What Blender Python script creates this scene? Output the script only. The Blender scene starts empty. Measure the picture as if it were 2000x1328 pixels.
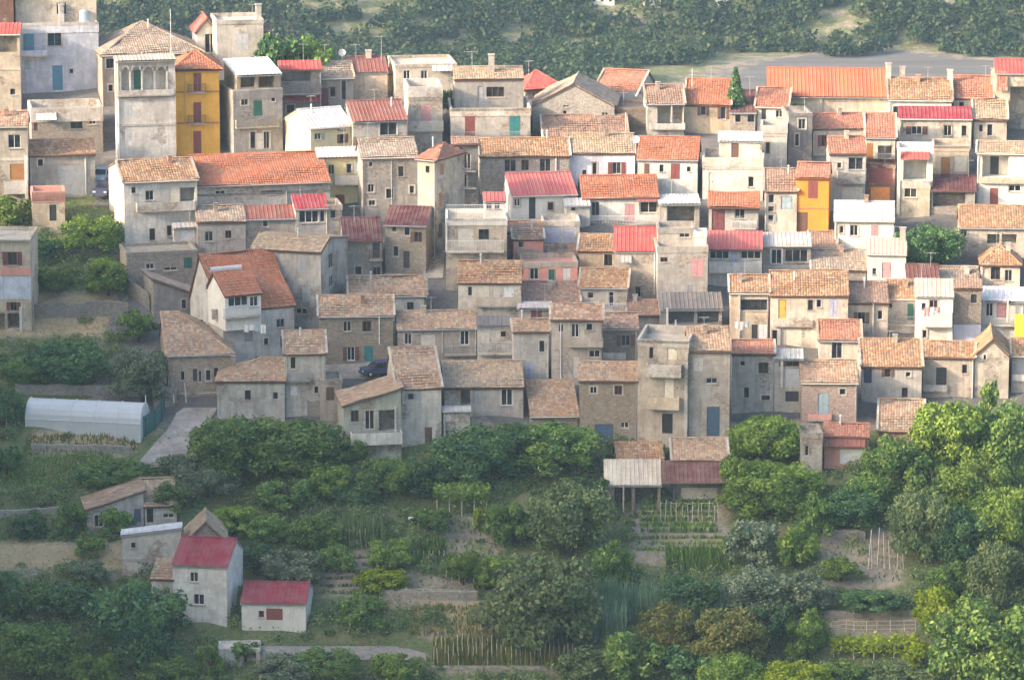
import bpy, math, random
import numpy as np
from mathutils import Vector, Matrix
random.seed(7)
RNG = np.random.default_rng(7)
scn = bpy.context.scene
C = scn.collection

# ---------------------------------------------------------------- camera, sky, sun, exposure
CAMZ, PITCH, LENS = 95.65, math.radians(12.0), 160.0
FPX = 2000.0 * LENS / 36.0
cam = bpy.data.objects.new('camera', bpy.data.cameras.new('camera'))
C.objects.link(cam)
cam.location = (0, 0, CAMZ)
cam.rotation_euler = (math.radians(90) - PITCH, 0, 0)
cam.data.lens = LENS
cam.data.sensor_width = 36
cam.data.clip_start = 1.0
cam.data.clip_end = 6000
scn.camera = cam

SUN_AZ, SUN_EL = math.radians(68), math.radians(21)      # azimuth: left of the direction back to the camera
world = bpy.data.worlds.new('World'); scn.world = world; world.use_nodes = True
wn = world.node_tree.nodes; wl = world.node_tree.links
sky = wn.new('ShaderNodeTexSky'); sky.sky_type = 'NISHITA'; sky.sun_disc = False
sky.sun_elevation = SUN_EL; sky.air_density = 1.0; sky.dust_density = 5.6; sky.ozone_density = 1.0
wl.new(sky.outputs[0], wn['Background'].inputs[0])
wn['Background'].inputs[1].default_value = 0.15
TO_SUN = Vector((-math.sin(SUN_AZ) * math.cos(SUN_EL), -math.cos(SUN_AZ) * math.cos(SUN_EL), math.sin(SUN_EL)))
sky.sun_rotation = math.atan2(TO_SUN.x, TO_SUN.y)
sun = bpy.data.objects.new('sun', bpy.data.lights.new('sun', 'SUN')); C.objects.link(sun)
sun.data.energy = 2.0; sun.data.angle = math.radians(2.5); sun.data.color = (1.0, 0.80, 0.60)
sun.rotation_euler = TO_SUN.to_track_quat('Z', 'Y').to_euler()
scn.view_settings.view_transform = 'Standard'; scn.view_settings.look = 'None'
scn.view_settings.gamma = 1; scn.view_settings.exposure = 1.84
scn.cycles.use_denoising = True
scn.cycles.max_bounces = 5; scn.cycles.diffuse_bounces = 3; scn.cycles.glossy_bounces = 2
scn.cycles.transmission_bounces = 3; scn.cycles.volume_bounces = 0; scn.cycles.transparent_max_bounces = 6

# ---------------------------------------------------------------- camera geometry
CP, SP = math.cos(PITCH), math.sin(PITCH)
def ray(px, py):
    u = (px - 1000.0) / FPX; v = -(py - 664.0) / FPX
    return Vector((u, CP + v * SP, -SP + v * CP))
def project(p):
    x, y, z = p[0], p[1], p[2] - CAMZ
    f = y * CP - z * SP
    return 1000.0 + FPX * x / f, 664.0 - FPX * (y * SP + z * CP) / f

# ---------------------------------------------------------------- terrain
def sstep(a, b, x):
    t = np.clip((x - a) / (b - a), 0, 1); return t * t * (3 - 2 * t)
def ground(X, Y):
    X = np.asarray(X, float); Y = np.asarray(Y, float)
    zp = 0.34 * (Y - 450)
    near = 437 - Y
    tw = sstep(0, 12, near) * sstep(365, 385, Y) * sstep(70, 58, np.abs(X))
    st = 1.5
    q = zp / st + 0.35 * np.sin(X * 0.06) + 0.2 * np.sin(X * 0.017 + 2)
    fr = q - np.floor(q)
    stepped = (np.floor(q) + sstep(0.62, 0.98, fr) - (q - zp / st)) * st
    zp = zp * (1 - 0.75 * tw) + stepped * 0.75 * tw
    zp = zp + 0.18 * np.sin(X * 0.31 + Y * 0.21) + 0.14 * np.sin(X * 0.73 - Y * 0.57)
    Yc = 503 - 0.15 * X
    crest = 0.34 * (Yc - 450)
    z = np.where(Y < Yc, zp, np.maximum(crest - 0.5 * (Y - Yc), -60))
    T = 54.0 - 28.0 * sstep(419, 446, Y)
    rid = sstep(-58, -104, X) * sstep(300, 345, Y) * sstep(540, 480, Y)  # unseen ridge out of view on the left, shaped to shade the lower town
    z = z * (1 - rid) + np.maximum(z, T) * rid
    z = np.maximum(z, -55 - 5 * sstep(600, 700, Y))
    camhill = 94 - 0.6 * np.maximum(Y - 5, 0)
    z = np.where(Y < 260, np.maximum(np.where(Y < 250, -55, z), camhill), z)
    Yf = 1052 + 0.06 * X + 6 * np.sin(X * 0.03)
    hill = -60 + 0.36 * np.maximum(Y - Yf, 0) + 1.5 * np.sin(X * 0.05 + Y * 0.08) * sstep(0, 30, Y - Yf)
    z = np.where(Y > 800, np.minimum(hill, 60), z)
    return z
def hit(px, py, y0=372.0, y1=545.0):
    d = ray(px, py); d = d / d.y
    ys = np.arange(y0, y1, 0.5)
    g = ground(d.x * ys, ys) - (CAMZ + d.z * ys)
    k = np.argmax(g > 0)
    if not (g > 0).any(): k = len(ys) - 1
    Y = ys[k] - (0.5 * g[k] / (g[k] - g[k - 1]) if k > 0 and g[k] != g[k - 1] else 0)
    return Vector((d.x * Y, Y, float(ground(d.x * Y, Y))))

# ---------------------------------------------------------------- materials
MATS = {}
def newmat(name):
    m = bpy.data.materials.new(name); m.use_nodes = True
    nt = m.node_tree; b = nt.nodes['Principled BSDF']
    return m, nt, b
def nd(nt, t, **kw):
    n = nt.nodes.new(t)
    for k, v in kw.items():
        if k.startswith('i_'): n.inputs[int(k[2:])].default_value = v
        else: setattr(n, k, v)
    return n
def mixcol(nt, fac, a, b, blend='MIX'):
    n = nt.nodes.new('ShaderNodeMix'); n.data_type = 'RGBA'; n.blend_type = blend
    for s, v in ((0, fac), (6, a), (7, b)):
        if hasattr(v, 'is_linked') or hasattr(v, 'links'): nt.links.new(v, n.inputs[s])
        else: n.inputs[s].default_value = v if s == 0 else (*v[:3], 1)
    return n.outputs[2]
def noise(nt, vec, scale, detail=4, rough=0.6):
    n = nd(nt, 'ShaderNodeTexNoise'); n.inputs['Scale'].default_value = scale
    n.inputs['Detail'].default_value = detail; n.inputs['Roughness'].default_value = rough
    nt.links.new(vec, n.inputs['Vector']); return n.outputs[0]
def ramp(nt, fac, lo, hi):
    n = nd(nt, 'ShaderNodeMapRange'); n.inputs[1].default_value = lo; n.inputs[2].default_value = hi
    nt.links.new(fac, n.inputs[0]); return n.outputs[0]
def scaled(nt, vec, s):
    n = nd(nt, 'ShaderNodeMapping'); n.inputs['Scale'].default_value = s
    nt.links.new(vec, n.inputs[0]); return n.outputs[0]
def bump(nt, b, h, strength=0.4, dist=0.05):
    n = nd(nt, 'ShaderNodeBump'); n.inputs['Strength'].default_value = strength; n.inputs['Distance'].default_value = dist
    nt.links.new(h, n.inputs['Height']); nt.links.new(n.outputs[0], b.inputs['Normal'])
def dk(c, f): return tuple(x * f for x in c)

WALLS = {
    'cream': ((.66, .575, .46), 0), 'white': ((.70, .665, .605), 0), 'bluewhite': ((.66, .68, .76), 0), 'lgrey': ((.62, .57, .505), 0),
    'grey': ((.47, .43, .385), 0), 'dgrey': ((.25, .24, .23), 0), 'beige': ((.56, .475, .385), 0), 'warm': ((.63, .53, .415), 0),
    'stone': ((.44, .375, .305), 1), 'gstone': ((.42, .38, .33), 1), 'pstone': ((.48, .345, .28), 1), 'bstone': ((.30, .24, .20), 1),
    'yellow': ((.84, .45, .05), 2), 'pyellow': ((.72, .635, .36), 2), 'ochre': ((.72, .49, .19), 2), 'orange': ((.68, .265, .05), 2),
    'pink': ((.72, .36, .29), 2), 'brown': ((.22, .125, .095), 0), 'lilac': ((.52, .53, .62), 2), 'pgreen': ((.50, .50, .43), 0), 'clean': ((.72, .685, .615), 2)}
def wall_mat(k):
    key = 'wall_' + k
    if key in MATS: return MATS[key]
    col, typ = WALLS[k]
    m, nt, b = newmat(key)
    pos = nd(nt, 'ShaderNodeNewGeometry').outputs['Position']
    n1 = noise(nt, pos, 0.42, 7, 0.68); n2 = noise(nt, scaled(nt, pos, (2.6, 2.6, 0.28)), 1.0, 5, 0.7); n3 = noise(nt, pos, 9.0, 5); n4 = noise(nt, pos, 1.25, 5, .6)
    w = 0.5 if typ == 2 else 1.0
    def part(f, k):
        q = nd(nt, 'ShaderNodeMath', operation='MULTIPLY'); nt.links.new(f, q.inputs[0]); q.inputs[1].default_value = k; return q.outputs[0]
    c = mixcol(nt, part(ramp(nt, n1, .42, .64), w), col, (col[0] * .66, col[1] * .65, col[2] * .65))
    c = mixcol(nt, part(ramp(nt, n4, .53, .66), .45 * w), c, tuple(min(.85, x * 1.22 + .02) for x in col))
    c = mixcol(nt, part(ramp(nt, n4, .46, .32), .5 * w), c, (col[0] * .60, col[1] * .61, col[2] * .63))
    c = mixcol(nt, part(ramp(nt, n2, .5, .72), .62 * w), c, (col[0] * .40, col[1] * .39, col[2] * .385))
    c = mixcol(nt, part(ramp(nt, n3, .55, .3), .55 * w + .1), c, dk(col, .58))
    if typ == 0 and k not in ('bark', 'clean', 'white', 'bluewhite'):
        v = nd(nt, 'ShaderNodeTexVoronoi'); v.inputs['Scale'].default_value = 4.5; nt.links.new(scaled(nt, pos, (1, 1, 1.4)), v.inputs['Vector'])
        hs = nd(nt, 'ShaderNodeSeparateColor'); nt.links.new(v.outputs['Color'], hs.inputs[0])
        st = mixcol(nt, hs.outputs[0], (.20, .165, .135), (.46, .39, .32))
        c = mixcol(nt, part(ramp(nt, noise(nt, pos, .31, 6, .6), .545, .585), .8), c, st)
    if typ == 1:
        v = nd(nt, 'ShaderNodeTexVoronoi'); v.inputs['Scale'].default_value = 4.2; nt.links.new(scaled(nt, pos, (1, 1, 1.5)), v.inputs['Vector'])
        hs = nd(nt, 'ShaderNodeSeparateColor'); nt.links.new(v.outputs['Color'], hs.inputs[0])
        c = mixcol(nt, ramp(nt, hs.outputs[0], 0, 1), mixcol(nt, 0.45, c, dk(col, .6)), mixcol(nt, 0.4, c, dk(col, 1.35)))
        e = nd(nt, 'ShaderNodeTexVoronoi', feature='DISTANCE_TO_EDGE'); e.inputs['Scale'].default_value = 4.2
        nt.links.new(scaled(nt, pos, (1, 1, 1.5)), e.inputs['Vector'])
        c = mixcol(nt, ramp(nt, e.outputs['Distance'], .0, .07), dk(col, .72), c)
        bump(nt, b, ramp(nt, e.outputs['Distance'], 0, .12), .8, .06)
    else:
        bump(nt, b, n3, .5, .04)
    oi = nd(nt, 'ShaderNodeObjectInfo'); hv = nd(nt, 'ShaderNodeHueSaturation'); nt.links.new(c, hv.inputs['Color'])
    q = nd(nt, 'ShaderNodeMapRange'); q.inputs[3].default_value = .74 if typ != 2 else .95; q.inputs[4].default_value = 1.1; nt.links.new(oi.outputs['Random'], q.inputs[0]); nt.links.new(q.outputs[0], hv.inputs['Value'])
    f = nd(nt, 'ShaderNodeMath', operation='MULTIPLY'); nt.links.new(oi.outputs['Random'], f.inputs[0]); f.inputs[1].default_value = 7.31; f2 = nd(nt, 'ShaderNodeMath', operation='FRACT'); nt.links.new(f.outputs[0], f2.inputs[0])
    q = nd(nt, 'ShaderNodeMapRange'); q.inputs[3].default_value = .8 if typ != 2 else .95; q.inputs[4].default_value = 1.3 if typ != 2 else 1.05; nt.links.new(f2.outputs[0], q.inputs[0]); nt.links.new(q.outputs[0], hv.inputs['Saturation'])
    c = hv.outputs[0]
    nt.links.new(c, b.inputs['Base Color']); b.inputs['Roughness'].default_value = .92
    b.inputs['Specular IOR Level'].default_value = .2
    MATS[key] = m; return m
PAINTS = {'blue': (.10, .26, .38), 'green': (.03, .14, .10), 'teal': (.04, .22, .22), 'red': (.26, .07, .06), 'brown': (.16, .08, .055), 'wood': (.42, .20, .07),
          'white': (.78, .77, .75), 'grey': (.38, .38, .39), 'lgrey': (.6, .6, .6), 'dark': (.05, .05, .055), 'yellow': (.62, .42, .08), 'pink': (.60, .32, .32),
          'lblue': (.38, .47, .52), 'crimson': (.50, .07, .09), 'lemon': (.92, .74, .05), 'cream': (.72, .66, .52), 'navy': (.05, .06, .12), 'pale': (.66, .60, .52),
          'black': (.012, .012, .014), 'orange': (.7, .27, .06), 'lilac': (.45, .46, .58), 'maroon': (.20, .06, .06), 'dblue': (.07, .12, .18)}
def paint(k, rough=.6):
    key = 'paint_' + k
    if key in MATS: return MATS[key]
    m, nt, b = newmat(key); col = PAINTS[k]
    pos = nd(nt, 'ShaderNodeNewGeometry').outputs['Position']
    c = mixcol(nt, ramp(nt, noise(nt, pos, 2.5, 5, .7), .35, .75), col, dk(col, .68))
    nt.links.new(c, b.inputs['Base Color']); b.inputs['Roughness'].default_value = rough
    MATS[key] = m; return m
def glass_mat():
    if 'glass' in MATS: return MATS['glass']
    m, nt, b = newmat('window_glass')
    pos = nd(nt, 'ShaderNodeNewGeometry').outputs['Position']
    c = mixcol(nt, ramp(nt, noise(nt, pos, 1.1, 2), .35, .7), (.012, .013, .016), (.06, .058, .058))
    nt.links.new(c, b.inputs['Base Color']); b.inputs['Roughness'].default_value = .22; b.inputs['Specular IOR Level'].default_value = .25
    MATS['glass'] = m; return m
def tile_mat():
    if 'tile' in MATS: return MATS['tile']
    m, nt, b = newmat('roof_tile')
    a = nd(nt, 'ShaderNodeVertexColor', layer_name='Col').outputs[0]
    pos = nd(nt, 'ShaderNodeNewGeometry').outputs['Position']
    c = mixcol(nt, ramp(nt, noise(nt, pos, .55, 5, .7), .45, .75), a, (.20, .17, .135), 'MULTIPLY')
    f = nd(nt, 'ShaderNodeMath', operation='MULTIPLY'); f.inputs[1].default_value = .45; nt.links.new(ramp(nt, noise(nt, pos, .55, 5, .7), .45, .75), f.inputs[0])
    c = mixcol(nt, f.outputs[0], a, (.26, .22, .18))
    c = mixcol(nt, ramp(nt, noise(nt, pos, 9, 3), .3, .8), mixcol(nt, .25, c, (.1, .08, .07)), c)
    nt.links.new(c, b.inputs['Base Color']); b.inputs['Roughness'].default_value = .9; b.inputs['Specular IOR Level'].default_value = .2
    MATS['tile'] = m; return m
def sheet_mat():
    if 'sheet' in MATS: return MATS['sheet']
    m, nt, b = newmat('roof_sheet')
    a = nd(nt, 'ShaderNodeVertexColor', layer_name='Col').outputs[0]
    pos = nd(nt, 'ShaderNodeNewGeometry').outputs['Position']
    n = ramp(nt, noise(nt, pos, .8, 7, .72), .42, .68)
    f = nd(nt, 'ShaderNodeMath', operation='MULTIPLY'); f.inputs[1].default_value = .5; nt.links.new(n, f.inputs[0])
    c = mixcol(nt, f.outputs[0], a, (.27, .20, .17))
    n5 = ramp(nt, noise(nt, scaled(nt, pos, (3.5, .35, .35)), 1.0, 5, .7), .5, .75)
    f5 = nd(nt, 'ShaderNodeMath', operation='MULTIPLY'); f5.inputs[1].default_value = .45; nt.links.new(n5, f5.inputs[0])
    nt.links.new(mixcol(nt, f5.outputs[0], c, (.16, .10, .08)), b.inputs['Base Color'])
    b.inputs['Roughness'].default_value = .85; b.inputs['Specular IOR Level'].default_value = .08
    MATS['sheet'] = m; return m
ROOFS = {   # palette, kind
    'old': ([(0.465, 0.266, 0.163), (0.558, 0.351, 0.220), (0.400, 0.257, 0.176), (0.521, 0.304, 0.198), (0.307, 0.223, 0.163), (0.595, 0.427, 0.282), (0.446, 0.228, 0.141)], 't'),
    'oldlit': ([(0.414, 0.223, 0.112), (0.461, 0.283, 0.158), (0.369, 0.192, 0.104), (0.445, 0.246, 0.129), (0.292, 0.192, 0.118), (0.490, 0.345, 0.202)], 't'),
    'oldpink': ([(0.447, 0.284, 0.176), (0.516, 0.360, 0.232), (0.387, 0.270, 0.180), (0.490, 0.378, 0.260), (0.310, 0.239, 0.164), (0.464, 0.248, 0.152), (0.482, 0.306, 0.188)], 't'),
    'oldgrey': ([(0.380, 0.314, 0.242), (0.314, 0.257, 0.207), (0.437, 0.342, 0.255), (0.342, 0.275, 0.211), (0.475, 0.399, 0.299), (0.380, 0.247, 0.176)], 't'),
    'yold': ([(0.486, 0.351, 0.216), (0.432, 0.306, 0.198), (0.522, 0.396, 0.261), (0.396, 0.297, 0.207), (0.324, 0.270, 0.207), (0.468, 0.306, 0.189)], 't'),
    'brown': ([(0.340, 0.221, 0.158), (0.280, 0.191, 0.144), (0.400, 0.265, 0.184), (0.310, 0.196, 0.153), (0.420, 0.235, 0.162)], 't'),
    'orange': ([(0.454, 0.151, 0.072), (0.424, 0.140, 0.069), (0.469, 0.177, 0.090), (0.439, 0.148, 0.072), (0.393, 0.156, 0.087), (0.484, 0.207, 0.116)], 't'),
    'salmon': ([(0.454, 0.185, 0.112), (0.424, 0.174, 0.108), (0.469, 0.207, 0.130), (0.378, 0.167, 0.112), (0.484, 0.244, 0.159)], 't'),
    'vivid': ([(0.480, 0.140, 0.066), (0.495, 0.155, 0.074), (0.449, 0.136, 0.066)], 's'),
    'red': ([(.46, .085, .078), (.42, .076, .07)], 's'), 'redt': ([(.62, .14, .11), (.56, .12, .1), (.66, .17, .13)], 't'),
    'pinkred': ([(.46, .125, .12), (.42, .11, .11)], 's'), 'crimson': ([(.30, .038, .058), (.27, .034, .053)], 's'),
    'darkred': ([(.105, .034, .042), (.09, .03, .037)], 's'), 'maroon': ([(.145, .06, .056), (.125, .052, .049)], 's'), 'rust': ([(.26, .095, .078), (.23, .085, .072)], 's'),
    'white': ([(0.662, 0.646, 0.638), (0.646, 0.638, 0.629)], 's'), 'grey': ([(.48, .46, .44), (.44, .43, .41)], 's'), 'slate': ([(.15, .15, .15), (.13, .13, .135)], 's'),
    'palebeige': ([(.55, .47, .38), (.5, .43, .35)], 's')}

# ---------------------------------------------------------------- mesh building
class MB:
    def __init__(s): s.v = []; s.f = []; s.c = None
    def face(s, pts, col=None):
        k = len(s.v); s.v += [tuple(p) for p in pts]; s.f.append(tuple(range(k, k + len(pts))))
        if col is not None:
            if s.c is None: s.c = []
            s.c.append((col, len(pts)))
    def box(s, x0, x1, y0, y1, z0, z1, skip='', col=None):
        p = [(x0, y0, z0), (x1, y0, z0), (x1, y1, z0), (x0, y1, z0), (x0, y0, z1), (x1, y0, z1), (x1, y1, z1), (x0, y1, z1)]
        for nme, q in (('d', (3, 2, 1, 0)), ('u', (4, 5, 6, 7)), ('f', (0, 1, 5, 4)), ('r', (1, 2, 6, 5)), ('b', (2, 3, 7, 6)), ('l', (3, 0, 4, 7))):
            if nme not in skip: s.face([p[i] for i in q], col)
    def prism(s, poly, y0, y1):              # poly in (x,z)
        n = len(poly)
        s.face([(x, y0, z) for x, z in poly]); s.face([(x, y1, z) for x, z in reversed(poly)])
        for i in range(n):
            a, b = poly[i], poly[(i + 1) % n]
            s.face([(a[0], y0, a[1]), (a[0], y1, a[1]), (b[0], y1, b[1]), (b[0], y0, b[1])])
    def slab(s, quad, th):                   # a thick panel from an outline, thickness downwards
        a = [Vector(p) for p in quad]; n = (a[1] - a[0]).cross(a[2] - a[0]).normalized()
        if n.z < 0: n = -n; a.reverse()
        lo = [p - n * th for p in a]
        s.face(a); s.face(list(reversed(lo)))
        for i in range(len(a)):
            j = (i + 1) % len(a); s.face([a[i], lo[i], lo[j], a[j]])
    def tube(s, pts, rads, seg=6, cap=True):
        rings = []
        for i, p in enumerate(pts):
            p = Vector(p); d = Vector(pts[min(i + 1, len(pts) - 1)]) - Vector(pts[max(i - 1, 0)])
            if d.length < 1e-6: d = Vector((0, 0, 1))
            d.normalize(); a = d.orthogonal().normalized(); b = d.cross(a)
            k = len(s.v)
            s.v += [tuple(p + (a * math.cos(t) + b * math.sin(t)) * rads[i]) for t in [2 * math.pi * j / seg for j in range(seg)]]
            rings.append(k)
        for k, l in zip(rings, rings[1:]):
            for j in range(seg): s.f.append((k + j, k + (j + 1) % seg, l + (j + 1) % seg, l + j))
        if cap: s.f.append(tuple(rings[-1] + j for j in range(seg)))
    def mesh(s, name, mat):
        me = bpy.data.meshes.new(name); me.from_pydata(s.v, [], s.f)
        if s.c is not None:
            ca = me.color_attributes.new('Col', 'FLOAT_COLOR', 'CORNER'); out = []
            for c, n in s.c: out += [c[0], c[1], c[2], 1.0] * n
            ca.data.foreach_set('color', out)
        me.materials.append(mat); me.update(); return me
    def obj(s, name, mat, parent=None): return link(name, s.mesh(name, mat), parent)
def link(name, data, parent=None):
    o = bpy.data.objects.new(name, data); C.objects.link(o)
    if parent is not None: o.parent = parent
    return o
LABELS = {}
def tag(o, label, cat, group=None, kind=None):
    o['label'] = label; o['category'] = cat
    if group: o['group'] = group
    if kind: o['kind'] = kind
    LABELS.setdefault(label, []).append(o.name)
def struct(o): o['kind'] = 'structure'; return o
def inside(poly, x, y):
    r = False; n = len(poly)
    for i in range(n):
        x1, y1 = poly[i]; x2, y2 = poly[(i + 1) % n]
        if (y1 > y) != (y2 > y) and x < (x2 - x1) * (y - y1) / (y2 - y1) + x1: r = not r
    return r
def jit(c, r, a=.12):
    f = 1 + r.uniform(-a, a); return (min(c[0] * f, .95), min(c[1] * f * (1 + r.uniform(-.05, .05)), .95), min(c[2] * f, .95))
def tile_plane(mb, O, e, s, poly, style, r):
    """tiles (or ribbed sheets) laid on a sloping roof plane: O eave corner, e along the eave, s up the slope"""
    pal, kind = ROOFS[style]; n = e.cross(s).normalized()
    if n.z < 0: n = -n
    a0 = min(p[0] for p in poly); a1 = max(p[0] for p in poly); b0 = min(p[1] for p in poly); b1 = max(p[1] for p in poly)
    if kind == 't':
        cp, rp, h = .27, .42, .03
        nc = max(2, int(round((a1 - a0) / cp))); nr = max(2, int(round((b1 - b0) / rp))); cp = (a1 - a0) / nc; rp = (b1 - b0) / nr
        sag = [r.uniform(-.08, .08) for _ in range(4)]
        for j in range(nr):
            for i in range(nc):
                a = a0 + i * cp; b = b0 + j * rp
                if not inside(poly, a + cp / 2, b + rp / 2): continue
                dn = r.uniform(-.02, .02); sk = r.uniform(-.025, .025)
                col = jit(pal[int(r.random() ** 1.15 * len(pal))], r)
                und = sag[0] * math.sin(a * .9 + b) + sag[1] * math.sin(a * .4 - b * 1.3 + 1)
                base = O + n * (.02 + dn + und)
                q = [base + e * (a + sk) + s * b + n * .03, base + e * (a + cp / 2 + sk) + s * b + n * (h + .03), base + e * (a + cp + sk) + s * b + n * .03]
                t = [base + e * a + s * (b + rp * 1.05), base + e * (a + cp / 2) + s * (b + rp * 1.05) + n * h, base + e * (a + cp) + s * (b + rp * 1.05)]
                mb.face([q[0], q[1], t[1], t[0]], col); mb.face([q[1], q[2], t[2], t[1]], col); mb.face([q[0], q[2], q[1]], dk(col, .8))
    else:
        cp = .42; nc = max(2, int(round((a1 - a0) / cp))); cp = (a1 - a0) / nc; npan = 0; col = pal[0]
        for i in range(nc):
            if i % 3 == 0: col = jit(r.choice(pal), r, .07)
            a = a0 + i * cp
            mid = a + cp / 2
            bs = [b0 + (b1 - b0) * k / 24 for k in range(25)]
            ok = [b for b in bs if inside(poly, mid, min(max(b, b0 + .01), b1 - .01))]
            if not ok: continue
            lo, hi = ok[0], ok[-1]; N = n * .03
            P = lambda x, b, hh: O + e * x + s * b + n * (.03 + hh)
            for xa, xb, ha, hb in ((a, a + cp * .62, 0, 0), (a + cp * .62, a + cp * .72, 0, .03), (a + cp * .72, a + cp * .9, .03, .03), (a + cp * .9, a + cp, .03, 0)):
                mb.face([P(xa, lo, ha), P(xb, lo, hb), P(xb, hi, hb), P(xa, hi, ha)], col)
HAZE = 0.000105
# ---------------------------------------------------------------- ground sheet
def axis(segs):
    out = [segs[0][0]]
    for a, b, st in segs:
        n = max(1, int(round((b - a) / st))); out += [a + (b - a) * (k + 1) / n for k in range(n)]
    return np.array(out)
xs = axis([(-700, -160, 45), (-160, -75, 6), (-75, 75, .9), (75, 160, 6), (160, 700, 45)])
ys = axis([(-150, 0, 50), (0, 250, 12), (250, 365, 8), (365, 545, .9), (545, 800, 15), (800, 1130, 5), (1130, 1500, 40)])
GX, GY = np.meshgrid(xs, ys); GZ = ground(GX, GY)
nx, ny = len(xs), len(ys)
me = bpy.data.meshes.new('ground')
idx = np.arange(nx * ny).reshape(ny, nx)
quads = np.stack([idx[:-1, :-1], idx[:-1, 1:], idx[1:, 1:], idx[1:, :-1]], -1).reshape(-1, 4)
me.from_pydata(np.stack([GX, GY, GZ], -1).reshape(-1, 3).tolist(), [], quads.tolist())
for p in me.polygons: p.use_smooth = True
# what covers the ground where: r paving and rubble, g green, b dry straw (none: bare soil)
fz = GY * CP - (GZ - CAMZ) * SP
PX = 1000 + FPX * GX / fz; PY = 664 - FPX * (GY * SP + (GZ - CAMZ) * CP) / fz
def soft(px0, py0, px1, py1, e=26):
    return sstep(px0 - e, px0 + e, PX) * sstep(px1 + e, px1 - e, PX) * sstep(py0 - e, py0 + e, PY) * sstep(py1 + e, py1 - e, PY) * (np.abs(GX) < 90) * (GY > 360) * (GY < 560)
town = np.clip(sstep(432, 438, GY) * sstep(-44, -38, GX) + sstep(478, 484, GY), 0, 1) * (GY < 620) * (np.abs(GX) < 90)
dry = np.zeros_like(GX)
for q in ((-80, 575, 250, 655), (-80, 1062, 250, 1110), (60, 842, 265, 885), (330, 890, 420, 960), (820, 1180, 960, 1240)): dry = np.maximum(dry, soft(*q))
soil = np.zeros_like(GX)
for q in ((620, 1070, 720, 1160), (860, 1010, 1000, 1090), (1600, 1035, 1760, 1145), (760, 1130, 930, 1180), (1620, 1190, 1790, 1245), (1240, 960, 1420, 1110), (600, 700, 745, 745), (840, 1290, 1120, 1310), (640, 930, 720, 960)): soil = np.maximum(soil, soft(*q))
green = np.clip(0.85 - soil * .8 - dry * .7, 0, 1) * (1 - town)
far = (GY > 700); river = far * sstep(1360, 1560, PX + 2.0 * (PY - 120)) * sstep(100, 116, PY + 10 * np.sin(PX * .012)) * (PY < 330)
green = np.where(far, .62 * (1 - river), green); dry = np.where(far, .18, dry); town = np.where(far, river, town)
ca = me.color_attributes.new('cover', 'FLOAT_COLOR', 'POINT')
ca.data.foreach_set('color', np.stack([town, green, dry, np.ones_like(town)], -1).astype(np.float32).ravel())
m, nt, b = newmat('ground')
att = nd(nt, 'ShaderNodeVertexColor', layer_name='cover').outputs[0]
sep = nd(nt, 'ShaderNodeSeparateColor'); nt.links.new(att, sep.inputs[0])
pos = nd(nt, 'ShaderNodeNewGeometry').outputs['Position']
n1 = noise(nt, pos, .28, 7, .72); n2 = noise(nt, pos, 2.2, 6, .7); n3 = noise(nt, pos, 8, 4)
soilc = mixcol(nt, ramp(nt, n2, .3, .7), (.22, .18, .14), (.36, .305, .24))
grn = mixcol(nt, ramp(nt, n2, .35, .7), (.075, .115, .045), (.17, .19, .08)); grn = mixcol(nt, ramp(nt, noise(nt, pos, .75, 6, .75), .48, .66), grn, (.20, .165, .095))
dryc = mixcol(nt, ramp(nt, n2, .35, .7), (.46, .36, .21), (.32, .255, .155))
pst = noise(nt, scaled(nt, pos, (.018, .11, .1)), 1.0, 6, .6)
pav = mixcol(nt, ramp(nt, n2, .3, .75), (.12, .115, .115), (.21, .20, .19))
pav = mixcol(nt, ramp(nt, pst, .46, .58), pav, mixcol(nt, .45, pav, (.09, .085, .075)))
def modf(sock):
    a = nd(nt, 'ShaderNodeMath', operation='ADD'); nt.links.new(sock, a.inputs[0]); s_ = nd(nt, 'ShaderNodeMath', operation='SUBTRACT'); nt.links.new(n1, s_.inputs[0]); s_.inputs[1].default_value = .5; a2 = nd(nt, 'ShaderNodeMath', operation='MULTIPLY'); nt.links.new(s_.outputs[0], a2.inputs[0]); a2.inputs[1].default_value = 2.2; s_ = a2
    nt.links.new(s_.outputs[0], a.inputs[1]); return ramp(nt, a.outputs[0], .35, .65)
c = mixcol(nt, modf(sep.outputs[1]), soilc, grn); c = mixcol(nt, modf(sep.outputs[2]), c, dryc); c = mixcol(nt, modf(sep.outputs[0]), c, pav)
nt.links.new(c, b.inputs['Base Color']); b.inputs['Roughness'].default_value = .95; b.inputs['Specular IOR Level'].default_value = .1
bump(nt, b, n3, .7, .12)
me.materials.append(m)
gobj = link('ground', me); struct(gobj)
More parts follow.
